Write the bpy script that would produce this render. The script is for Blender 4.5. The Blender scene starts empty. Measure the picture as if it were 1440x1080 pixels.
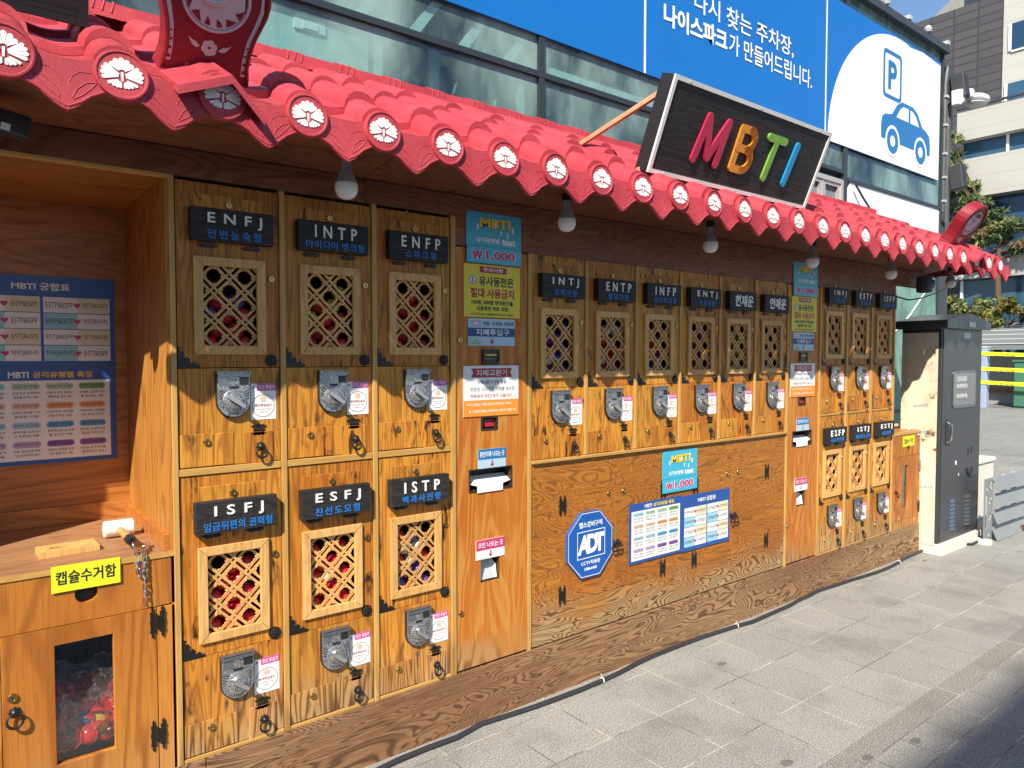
import bpy, bmesh, math, random
from mathutils import Matrix, Vector
import numpy as np
random.seed(7)
R = math.radians
sc = bpy.context.scene
COL = sc.collection

# ------------------------------------------------------------ camera, sky, sun
YAW, PITCH = 38.128, 2.176
cd = bpy.data.cameras.new("camera"); cam = bpy.data.objects.new("camera", cd); COL.objects.link(cam)
cd.sensor_width = 36; cd.lens = 25.0; cd.clip_end = 600; cd.clip_start = .02
cam.location = (0, -2.42, 1.55)
cam.rotation_euler = (R(90 - PITCH), 0, R(-YAW))
sc.camera = cam
SUN = Vector((-1.365, -1.0, 1.54)).normalized()
w = bpy.data.worlds.new("World"); sc.world = w; w.use_nodes = True
nt = w.node_tree
sky = nt.nodes.new("ShaderNodeTexSky"); sky.sky_type = 'NISHITA'; sky.sun_disc = False
sky.sun_elevation = math.asin(SUN.z); sky.sun_rotation = math.atan2(SUN.x, SUN.y)
sky.air_density = 1.0; sky.dust_density = .3; sky.ozone_density = 3.5
bg = nt.nodes["Background"]; bg.inputs[1].default_value = .10
nt.links.new(sky.outputs[0], bg.inputs[0])
sl = bpy.data.lights.new("sun", 'SUN'); sl.energy = 4.8; sl.angle = R(.5); sl.color = (1, .92, .78)
so = bpy.data.objects.new("sun", sl); COL.objects.link(so); so.rotation_euler = SUN.to_track_quat('Z', 'Y').to_euler()
sc.view_settings.view_transform = 'Standard'; sc.view_settings.look = 'None'
sc.view_settings.exposure = 0.80; sc.view_settings.gamma = 1

# ------------------------------------------------------------ materials
M = {}
def newmat(name):
    m = bpy.data.materials.new(name); m.use_nodes = True
    n = m.node_tree; b = n.nodes["Principled BSDF"]
    M[name] = m
    return m, n, b
def N(n, t, **kw):
    x = n.nodes.new(t)
    for k, v in kw.items():
        if k in x.bl_rna.properties.keys(): setattr(x, k, v)
    return x
def L(n, a, b): n.links.new(a, b)
def math_(n, op, a, b=None, c=None, clamp=False):
    x = n.nodes.new("ShaderNodeMath"); x.operation = op; x.use_clamp = clamp
    for i, q in enumerate((a, b, c)):
        if q is None: continue
        if isinstance(q, (int, float)): x.inputs[i].default_value = q
        else: L(n, q, x.inputs[i])
    return x.outputs[0]
def mixc(n, f, a, b, bt='MIX'):
    x = n.nodes.new("ShaderNodeMix"); x.data_type = 'RGBA'; x.blend_type = bt
    for i, q in ((0, f), (6, a), (7, b)):
        if isinstance(q, (int, float)): x.inputs[i].default_value = q
        elif isinstance(q, tuple): x.inputs[i].default_value = (*q, 1)
        else: L(n, q, x.inputs[i])
    return x.outputs[2]
def noise(n, vec, scale, detail=2, rough=.5, dist=0):
    x = n.nodes.new("ShaderNodeTexNoise"); x.inputs['Scale'].default_value = scale
    x.inputs['Detail'].default_value = detail; x.inputs['Roughness'].default_value = rough
    x.inputs['Distortion'].default_value = dist
    if vec is not None: L(n, vec, x.inputs['Vector'])
    return x.outputs[0]
def ramp(n, f, a, b, clampit=True):
    x = n.nodes.new("ShaderNodeMapRange"); x.inputs[1].default_value = a; x.inputs[2].default_value = b
    x.interpolation_type = 'SMOOTHSTEP'
    L(n, f, x.inputs[0]); return x.outputs[0]
def mapping(n, vec, s):
    x = n.nodes.new("ShaderNodeVectorMath"); x.operation = 'MULTIPLY'; L(n, vec, x.inputs[0]); x.inputs[1].default_value = s
    return x.outputs[0]
def objvec(n):
    tc = n.nodes.new("ShaderNodeTexCoord"); oi = n.nodes.new("ShaderNodeObjectInfo")
    k = math_(n, 'MULTIPLY', oi.outputs['Random'], 37.0)
    x = n.nodes.new("ShaderNodeVectorMath"); x.operation = 'ADD'
    L(n, tc.outputs['Object'], x.inputs[0]); L(n, k, x.inputs[1])
    return x.outputs[0], oi.outputs['Random'], tc.outputs['Object']
def bump(n, b, h, strength=.3, dist=.002):
    x = n.nodes.new("ShaderNodeBump"); x.inputs['Strength'].default_value = strength; x.inputs['Distance'].default_value = dist
    L(n, h, x.inputs['Height']); L(n, x.outputs[0], b.inputs['Normal'])

def plain(name, col, rough=.5, metal=0, var=.12, nscale=30, bmp=0, spec=None):
    m, n, b = newmat(name)
    v, rnd, o = objvec(n)
    f = noise(n, v, nscale, 3)
    c = mixc(n, f, tuple(x * (1 - var) for x in col), tuple(min(1, x * (1 + var)) for x in col))
    L(n, c, b.inputs['Base Color'])
    b.inputs['Roughness'].default_value = rough; b.inputs['Metallic'].default_value = metal
    r = math_(n, 'MULTIPLY_ADD', noise(n, v, nscale * 2, 2), .2, rough - .1); L(n, r, b.inputs['Roughness'])
    if bmp: bump(n, b, noise(n, v, nscale * 4, 3), bmp)
    if spec is not None: b.inputs['Specular IOR Level'].default_value = spec
    return m

def wood(name, light, mid, dark, burn, grain='z', K=9, scale=3.0, stretch=.16, burn_amt=.6, weather=0, rough=.5, wob=.6, contrast=.6, wz=(.62, .2)):
    m, n, b = newmat(name)
    v, rnd, o = objvec(n)
    s = {'z': (1, 1, stretch), 'x': (stretch, 1, 1), 'y': (1, stretch, 1)}[grain]
    g = mapping(n, v, s)
    n1 = noise(n, g, scale, 2.5, .5, wob)
    band = math_(n, 'PINGPONG', math_(n, 'MULTIPLY', n1, K), .5)
    band = math_(n, 'MULTIPLY', band, 2.0)
    band = ramp(n, band, .08, .62)
    s2 = {'z': (160, 160, 5), 'x': (5, 160, 160), 'y': (160, 5, 160)}[grain]
    fine = noise(n, mapping(n, v, s2), 1, 3, .65)
    big = noise(n, mapping(n, v, s), 2.0, 2)
    base = mixc(n, ramp(n, big, .3, .7), light, mid)
    c = mixc(n, math_(n, 'MULTIPLY', math_(n, 'SUBTRACT', 1.0, band), contrast), base, dark)
    c = mixc(n, math_(n, 'MULTIPLY', ramp(n, fine, .44, .7), .45), c, dark)
    if burn_amt:
        s3 = {'z': (24, 24, 6.5), 'x': (6.5, 24, 24), 'y': (24, 6.5, 24)}[grain]
        bn = noise(n, mapping(n, v, s3), 1.3, 3, .6, .4)
        bn2 = noise(n, v, 3.5, 2)
        bf = math_(n, 'MULTIPLY', ramp(n, bn, .53, .70), ramp(n, math_(n, 'MULTIPLY_ADD', rnd, .22, math_(n, 'SUBTRACT', bn2, .08)), .40, .60))
        c = mixc(n, math_(n, 'MULTIPLY', bf, burn_amt), c, burn)
    if weather:
        ge = n.nodes.new("ShaderNodeNewGeometry"); sp = n.nodes.new("ShaderNodeSeparateXYZ"); L(n, ge.outputs['Position'], sp.inputs[0])
        mr = n.nodes.new("ShaderNodeMapRange"); mr.inputs[1].default_value = wz[0]; mr.inputs[2].default_value = wz[1]; L(n, sp.outputs[2], mr.inputs[0])
        nz = noise(n, ge.outputs['Position'], 4, 3)
        wf = math_(n, 'ADD', mr.outputs[0], math_(n, 'MULTIPLY', math_(n, 'SUBTRACT', nz, .5), 1.1))
        wf = ramp(n, wf, .25, 1.0)
        wc = mixc(n, band, (.095, .048, .021), (.43, .28, .135))
        c = mixc(n, math_(n, 'MULTIPLY', wf, weather), c, wc)
    val = math_(n, 'MULTIPLY_ADD', rnd, .28, .86)
    hs = n.nodes.new("ShaderNodeHueSaturation"); L(n, c, hs.inputs['Color']); L(n, val, hs.inputs['Value'])
    L(n, hs.outputs[0], b.inputs['Base Color'])
    L(n, math_(n, 'MULTIPLY_ADD', fine, .25, rough - .12), b.inputs['Roughness'])
    b.inputs['Specular IOR Level'].default_value = .35
    bump(n, b, math_(n, 'ADD', math_(n, 'MULTIPLY', band, .5), fine), .35, .0015)
    return m

wood('wood_door', (.62, .285, .036), (.53, .178, .018), (.20, .056, .008), (.035, .010, .004), 'z', 22, 7.5, .085, 1.0, weather=.85, contrast=.55)
wood('wood_red', (.52, .165, .018), (.43, .105, .010), (.62, .31, .065), (.12, .04, .01), 'z', 15, 5.0, .13, .25, weather=.8, contrast=.55, wz=(.5, .18))
wood('wood_panel', (.50, .190, .026), (.41, .125, .014), (.14, .052, .012), (.16, .06, .015), 'x', 34, 6.0, .24, .2, weather=.97, wob=1.0, contrast=.66, wz=(.54, .24))
wood('wood_plinth', (.35, .21, .11), (.21, .098, .044), (.070, .030, .014), (.12, .04, .018), 'x', 40, 5.2, .20, .5, weather=0, wob=1.0, contrast=.85, rough=.7)
wood('wood_trim', (.60, .36, .11), (.54, .30, .08), (.44, .22, .05), (.3, .13, .03), 'z', 9, 8, .05, .3, weather=.4, contrast=.4)
wood('wood_trim_level', (.60, .36, .11), (.54, .30, .08), (.44, .22, .05), (.3, .13, .03), 'x', 9, 8, .05, .3, weather=.0, contrast=.4)
wood('wood_lattice', (.70, .41, .155), (.63, .34, .11), (.43, .22, .06), (.36, .17, .05), 'z', 11, 10, .08, .35, contrast=.4)
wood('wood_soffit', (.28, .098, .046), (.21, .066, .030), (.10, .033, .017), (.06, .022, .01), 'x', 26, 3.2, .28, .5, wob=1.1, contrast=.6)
wood('wood_niche', (.54, .22, .055), (.45, .155, .035), (.22, .062, .013), (.1, .04, .01), 'x', 18, 3, .2, .3, contrast=.45, rough=.35)
wood('wood_niche_side', (.62, .285, .055), (.53, .20, .035), (.25, .085, .016), (.11, .04, .008), 'z', 20, 5, .11, .5, contrast=.55)
wood('wood_counter', (.36, .19, .09), (.28, .14, .07), (.2, .09, .04), (.14, .07, .03), 'x', 16, 4, .15, .5, contrast=.45, rough=.45)
wood('wood_box', (.56, .225, .034), (.44, .140, .018), (.25, .072, .011), (.14, .045, .008), 'z', 9, 3.4, .24, .2, weather=.3, wob=.8, contrast=.55)
wood('wood_black', (.030, .026, .026), (.022, .019, .02), (.010, .009, .009), (.006, .005, .005), 'x', 30, 6, .08, .3, contrast=.75, rough=.6)
wood('wood_dark', (.13, .065, .026), (.10, .05, .02), (.05, .025, .01), (.03, .015, .006), 'z', 9, 4, .15, .3)
wood('wood_pale', (.62, .36, .20), (.55, .30, .16), (.40, .2, .1), (.3, .15, .07), 'x', 9, 6, .1, .2, contrast=.3)

plain('white', (.80, .79, .77), .5)
plain('white_gloss', (.82, .81, .79), .3, var=.03)
plain('black_iron', (.016, .015, .015), .45, .3, var=.3, bmp=.2)
plain('black_plastic', (.02, .02, .022), .4)
plain('brass', (.46, .32, .12), .34, 1)
plain('chrome', (.78, .78, .79), .14, 1, var=.04)
plain('steel_grey', (.30, .31, .33), .38, .85, var=.1)
plain('cabinet_grey', (.085, .092, .105), .34, .55, var=.18, nscale=3)
plain('rack_grey', (.27, .285, .29), .5, .25, var=.1, nscale=8)
plain('light_grey_metal', (.55, .56, .55), .5, .3)
plain('column_grey', (.055, .062, .075), .5, .2)
plain('vinyl_red', (.50, .02, .02), .35)
plain('ink_blue', (.02, .17, .52), .5)
plain('ink_blue_navy', (.018, .055, .20), .5)
plain('poster_blue', (.020, .085, .33), .4, var=.04)
plain('ink_black', (.02, .02, .02), .5)
plain('ink_red', (.42, .02, .03), .5)
plain('ink_magenta', (.55, .035, .16), .5)
plain('ink_pink', (.62, .07, .30), .45)
plain('ink_yellow', (.80, .55, .03), .5)
plain('ink_orange', (.80, .27, .025), .5, var=.05)
plain('ink_green', (.16, .42, .04), .5)
plain('ink_grey', (.20, .19, .19), .6)
plain('ink_violet', (.16, .06, .33), .5)
plain('sign_yellow', (.74, .60, .02), .45, var=.05)
plain('tag_yellow', (.76, .78, .02), .45, var=.05)
plain('sign_cyan', (.05, .42, .60), .35, var=.05)
plain('sign_pale_blue', (.42, .57, .68), .45, var=.05)
plain('cell_cream', (.72, .66, .45), .5, var=.03)
plain('cell_blue', (.30, .58, .68), .5, var=.03)
plain('pill_green', (.38, .55, .40), .5); plain('pill_green_deep', (.13, .38, .10), .5)
plain('pill_orange', (.72, .33, .12), .5); plain('pill_blue', (.08, .33, .60), .5); plain('pill_violet', (.22, .08, .38), .5)
plain('pill_lilac', (.48, .36, .55), .5); plain('pill_peach', (.72, .48, .36), .5); plain('pill_sky', (.35, .52, .66), .5)
plain('banner_blue', (.004, .150, .50), .42, var=.04, nscale=2)
plain('banner_white', (.84, .85, .85), .42, var=.02, nscale=2)
plain('logo_blue', (.015, .16, .42), .4, var=.04)
plain('adt_blue', (.012, .10, .40), .3, var=.03)
plain('letter_red', (.52, .02, .075), .4); plain('letter_orange', (.80, .28, .02), .4)
plain('letter_green', (.20, .45, .06), .4); plain('letter_blue', (.01, .30, .62), .4)
plain('bulb_white', (.80, .79, .77), .25, var=.03); plain('bulb_grey', (.30, .31, .32), .45)
plain('emblem_white', (.80, .79, .78), .5, var=.03); plain('ornament_white', (.55, .50, .54), .6, var=.1, nscale=300)
plain('tape_yellow', (.70, .78, .01), .5)
plain('green_box', (.05, .16, .10), .5); plain('post_blue', (.28, .33, .45), .5, var=.05)
plain('panel_white', (.82, .84, .85), .4, var=.03, nscale=2)
plain('pvc_grey', (.07, .074, .08), .5); plain('cable_black', (.028, .028, .032), .5)
plain('alu', (.50, .48, .46), .45, .4); plain('frame_dark', (.04, .052, .06), .4, .3)
plain('cladding_pale', (.60, .57, .50), .7, var=.06, nscale=1.5)
plain('window_dark', (.02, .055, .11), .12, var=.3, nscale=.6); plain('window_blue', (.03, .085, .14), .15, var=.3, nscale=.6)
plain('concrete', (.25, .25, .24), .85, var=.15, nscale=6, bmp=.2)
plain('slab_roof', (.16, .175, .18), .7, var=.15, nscale=2)
plain('blind_grey', (.20, .22, .24), .5, var=.2)
plain('inside_teal', (.34, .50, .50), .7, var=.2, nscale=1.2); plain('inside_pale', (.50, .58, .56), .6); plain('inside_dark', (.06, .09, .10), .7)
plain('capsule_red', (.66, .03, .035), .25, var=.1); plain('capsule_blue', (.04, .13, .48), .25); plain('capsule_violet', (.14, .07, .30), .25)
plain('capsule_green', (.10, .30, .05), .25); plain('capsule_yellow', (.72, .52, .04), .25); plain('capsule_white', (.75, .73, .70), .25); plain('capsule_lime', (.42, .46, .05), .25)
plain('bark', (.10, .065, .045), .9, var=.4, nscale=20, bmp=.6)
plain('facade_far', (.48, .44, .40), .8)
plain('card_grey', (.30, .30, .31), .6)
plain('mallet_white', (.80, .78, .72), .4)
plain('plastic_cream', (.66, .63, .55), .6, var=.08)

def leafmat(name, a, b_):
    m, n, b = newmat(name)
    ge = n.nodes.new("ShaderNodeNewGeometry")
    c = mixc(n, ge.outputs['Random Per Island'], a, b_)
    c = mixc(n, ramp(n, noise(n, ge.outputs['Position'], 1.6, 2), .35, .65), c, b_)
    L(n, c, b.inputs['Base Color']); b.inputs['Roughness'].default_value = .6
    b.inputs['Transmission Weight'].default_value = 0
    return m
leafmat('needles', (.060, .13, .045), (.17, .23, .09)); leafmat('leaf_olive', (.06, .10, .03), (.20, .22, .07))
leafmat('leaf_amber', (.30, .17, .03), (.22, .23, .05)); leafmat('leaf_rust', (.22, .04, .02), (.28, .12, .04)); leafmat('leaf_dark', (.03, .05, .02), (.09, .10, .03))
leafmat('needle_brown', (.11, .06, .035), (.17, .13, .05))

# red granular coated roofing
m, n, b = newmat('roof_red')
v, rnd, o = objvec(n)
sp = noise(n, v, 520, 2, .7); big = noise(n, v, 5, 3)
c = mixc(n, ramp(n, big, .3, .7), (.34, .020, .034), (.46, .040, .058))
hs_ = n.nodes.new('ShaderNodeHueSaturation'); L(n, c, hs_.inputs['Color']); L(n, math_(n, 'MULTIPLY_ADD', rnd, .24, .88), hs_.inputs['Value']); c = hs_.outputs[0]
c = mixc(n, math_(n, 'MULTIPLY', ramp(n, sp, .55, .70), .5), c, (.74, .26, .29))
c = mixc(n, math_(n, 'MULTIPLY', ramp(n, sp, .46, .30), .5), c, (.30, .015, .03))
L(n, c, b.inputs['Base Color']); b.inputs['Roughness'].default_value = .62; bump(n, b, sp, .35, .001)
m, n, b = newmat('ornament_red')
v, rnd, o = objvec(n); sp = noise(n, v, 420, 2, .7)
c = mixc(n, ramp(n, sp, .4, .7), (.20, .005, .014), (.32, .015, .028)); L(n, c, b.inputs['Base Color']); b.inputs['Roughness'].default_value = .55; bump(n, b, sp, .3, .001)

# granular grey coin mechanism
m, n, b = newmat('speckled_metal')
v, rnd, o = objvec(n); sp = noise(n, v, 330, 2, .7)
L(n, mixc(n, ramp(n, sp, .38, .66), (.13, .13, .135), (.70, .70, .71)), b.inputs['Base Color'])
b.inputs['Metallic'].default_value = .75; b.inputs['Roughness'].default_value = .38; bump(n, b, sp, .15, .001)

# clear panes
def pane(name, tint, refl, rough=.02, op=0.0, opcol=(.1, .2, .2)):
    m, n, b = newmat(name)
    out = n.nodes["Material Output"]; tr = n.nodes.new("ShaderNodeBsdfTransparent"); tr.inputs[0].default_value = (*tint, 1)
    gl = n.nodes.new("ShaderNodeBsdfGlossy"); gl.inputs['Roughness'].default_value = rough; gl.inputs[0].default_value = (.9, .95, .95, 1)
    lw = n.nodes.new("ShaderNodeLayerWeight"); lw.inputs[0].default_value = .5
    f = math_(n, 'MULTIPLY', math_(n, 'MULTIPLY_ADD', math_(n, 'POWER', lw.outputs['Facing'], 5.0), .94, .06), refl, clamp=True)
    mx = n.nodes.new("ShaderNodeMixShader"); L(n, f, mx.inputs[0]); L(n, tr.outputs[0], mx.inputs[1]); L(n, gl.outputs[0], mx.inputs[2])
    last = mx.outputs[0]
    if op:
        df = n.nodes.new("ShaderNodeBsdfDiffuse"); df.inputs[0].default_value = (*opcol, 1)
        ge = n.nodes.new("ShaderNodeNewGeometry"); m2 = n.nodes.new("ShaderNodeMixShader"); L(n, math_(n, 'MULTIPLY', ramp(n, noise(n, mapping(n, ge.outputs['Position'], (1, 1, .45)), 2.2, 4, .6, .5), .25, .75), op * 2.0, clamp=True), m2.inputs[0]); L(n, last, m2.inputs[1]); L(n, df.outputs[0], m2.inputs[2]); last = m2.outputs[0]
    L(n, last, out.inputs[0]); n.nodes.remove(b)
pane('glass_teal', (.60, .82, .80), 1.5, op=.34, opcol=(.36, .55, .52))
pane('glass_frosted', (.45, .62, .58), 1.3, .1, op=.75, opcol=(.20, .36, .31))
pane('acrylic', (.92, .92, .92), 1.0)
pane('plastic_film', (.95, .95, .95), 2.5, .15, op=.14, opcol=(.8, .8, .8))
pane('film_clear', (.96, .96, .96), 1.5, .1, op=.03, opcol=(.8, .8, .8))

# granite paving
def paving(name, bw, bh, ox, oy, c1, c2, mort, stains=True):
    m, n, b = newmat(name)
    ge = n.nodes.new("ShaderNodeNewGeometry"); P_ = ge.outputs['Position']
    ad = n.nodes.new("ShaderNodeVectorMath"); ad.operation = 'ADD'; L(n, P_, ad.inputs[0]); ad.inputs[1].default_value = (ox, oy, 0)
    wob_ = n.nodes.new("ShaderNodeTexNoise"); wob_.inputs['Scale'].default_value = 9; L(n, P_, wob_.inputs['Vector'])
    sub = n.nodes.new("ShaderNodeVectorMath"); sub.operation = 'MULTIPLY_ADD'; L(n, wob_.outputs['Color'], sub.inputs[0]); sub.inputs[1].default_value = (.004, .004, 0); L(n, ad.outputs[0], sub.inputs[2])
    br = n.nodes.new("ShaderNodeTexBrick"); br.offset = 0; br.squash = 1; br.inputs['Scale'].default_value = 1
    br.inputs['Brick Width'].default_value = bw; br.inputs['Row Height'].default_value = bh; br.inputs['Mortar Size'].default_value = .0032
    br.inputs['Mortar Smooth'].default_value = .3; br.inputs['Bias'].default_value = 0
    br.inputs['Color1'].default_value = (*c1, 1); br.inputs['Color2'].default_value = (*c2, 1); br.inputs['Mortar'].default_value = (*mort, 1)
    L(n, sub.outputs[0], br.inputs['Vector'])
    g1 = noise(n, P_, 150, 3, .8); g2 = noise(n, P_, 48, 2, .6); g3 = noise(n, P_, 2.3, 4, .6); g4 = noise(n, P_, 14, 3, .6)
    c = br.outputs['Color']
    jn = noise(n, P_, 3.0, 3)
    c = mixc(n, math_(n, 'MULTIPLY', br.outputs['Fac'], ramp(n, jn, .42, .6)), c, (.10, .095, .085))
    c = mixc(n, math_(n, 'MULTIPLY', ramp(n, g1, .49, .37), .75), c, (.055, .056, .058))
    c = mixc(n, math_(n, 'MULTIPLY', ramp(n, g1, .52, .66), .65), c, (.62, .60, .56))
    c = mixc(n, math_(n, 'MULTIPLY', ramp(n, g2, .55, .8), .3), c, (.13, .13, .13))
    c = mixc(n, math_(n, 'MULTIPLY', ramp(n, g4, .55, .75), .2), c, (.12, .118, .11))
    c = mixc(n, math_(n, 'MULTIPLY', ramp(n, g3, .46, .72), .42), c, (.115, .11, .10))
    if stains:
        mp = mapping(n, P_, (3.6, 6.0, 1)); nz = n.nodes.new("ShaderNodeTexNoise"); nz.inputs['Scale'].default_value = 8; L(n, mp, nz.inputs['Vector'])
        vv = n.nodes.new("ShaderNodeVectorMath"); vv.operation = 'MULTIPLY_ADD'; L(n, nz.outputs['Color'], vv.inputs[0]); vv.inputs[1].default_value = (.13, .13, 0); L(n, mp, vv.inputs[2])
        vo = n.nodes.new("ShaderNodeTexVoronoi"); vo.inputs['Scale'].default_value = 1.0; L(n, vv.outputs[0], vo.inputs['Vector'])
        sc_ = n.nodes.new("ShaderNodeSeparateColor"); L(n, vo.outputs['Color'], sc_.inputs[0])
        rad = math_(n, 'MULTIPLY', ramp(n, sc_.outputs[0], .45, 1.0), .12)
        st = math_(n, 'LESS_THAN', vo.outputs['Distance'], rad)
        c = mixc(n, math_(n, 'MULTIPLY', st, .62), c, (.075, .07, .06))
    L(n, c, b.inputs['Base Color']); b.inputs['Roughness'].default_value = .75; b.inputs['Specular IOR Level'].default_value = .3
    h = math_(n, 'ADD', math_(n, 'MULTIPLY', br.outputs['Fac'], -2.0), math_(n, 'MULTIPLY', g1, .45))
    bump(n, b, h, .4, .002)
paving('paving', .297, .318, .01, .117, (.258, .255, .245), (.305, .301, .287), (.52, .48, .40))
paving('paving_strip', .9, 5.0, .0, 1.5, (.20, .196, .182), (.23, .225, .208), (.5, .48, .43))
paving('paving_outer', .23, .15, .0, 1.165, (.245, .24, .225), (.285, .278, .258), (.48, .46, .42))
paving('road_far', 1.2, 1.2, 0, 0, (.24, .24, .235), (.27, .268, .26), (.2, .195, .185))

# weathered cabinet side: cream film with peeled brown patches
m, n, b = newmat('peeled_cream')
v, rnd, o = objvec(n); f1 = noise(n, v, 7, 5, .65); f2 = noise(n, v, 45, 3)
c = mixc(n, ramp(n, f1, .42, .6), (.74, .66, .50), (.64, .55, .40))
c = mixc(n, ramp(n, math_(n, 'ADD', f1, math_(n, 'MULTIPLY', f2, .28)), .74, .82), c, (.16, .10, .06))
L(n, c, b.inputs['Base Color']); b.inputs['Roughness'].default_value = .6
# louvred dark far wall
m, n, b = newmat('louvre_dark')
ge = n.nodes.new("ShaderNodeNewGeometry"); br = n.nodes.new("ShaderNodeTexBrick"); br.inputs['Scale'].default_value = 1
mp = n.nodes.new("ShaderNodeVectorMath"); mp.operation = 'ADD'
sx = n.nodes.new("ShaderNodeSeparateXYZ"); L(n, ge.outputs['Position'], sx.inputs[0]); cx_ = n.nodes.new("ShaderNodeCombineXYZ"); L(n, sx.outputs[1], cx_.inputs[0]); L(n, sx.outputs[2], cx_.inputs[1])
br.inputs['Brick Width'].default_value = .9; br.inputs['Row Height'].default_value = .34; br.inputs['Mortar Size'].default_value = .035; br.offset = 0
br.inputs['Color1'].default_value = (.048, .045, .050, 1); br.inputs['Color2'].default_value = (.066, .061, .066, 1); br.inputs['Mortar'].default_value = (.03, .029, .034, 1)
L(n, cx_.outputs[0], br.inputs['Vector']); L(n, br.outputs[0], b.inputs['Base Color']); b.inputs['Roughness'].default_value = .6
m, n, b = newmat('cladding')
ge = n.nodes.new("ShaderNodeNewGeometry"); sx = n.nodes.new("ShaderNodeSeparateXYZ"); L(n, ge.outputs['Position'], sx.inputs[0])
jz = math_(n, 'LESS_THAN', math_(n, 'FRACT', math_(n, 'MULTIPLY', sx.outputs[2], 1.7)), .05)
L(n, mixc(n, math_(n, 'MULTIPLY', jz, .5), mixc(n, noise(n, ge.outputs['Position'], .8, 3), (.38, .365, .34), (.43, .415, .385)), (.3, .28, .25)), b.inputs['Base Color']); b.inputs['Roughness'].default_value = .7

# ------------------------------------------------------------ mesh helpers
_tc = {}
def tgeo(s, bold, ext, spacing):
    k = (s, bold, ext, spacing)
    if k not in _tc:
        c = bpy.data.curves.new('t', 'FONT'); c.body = s; c.size = 1; c.resolution_u = 3; c.offset = bold; c.extrude = .5 if ext else 0
        c.space_character = spacing
        o = bpy.data.objects.new('t', c); COL.objects.link(o)
        me = bpy.data.meshes.new_from_object(o)
        V = np.array([p.co[:] for p in me.vertices]); F = [tuple(p.vertices) for p in me.polygons]
        bpy.data.objects.remove(o); bpy.data.curves.remove(c); bpy.data.meshes.remove(me)
        _tc[k] = (V, F)
    return _tc[k]

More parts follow.
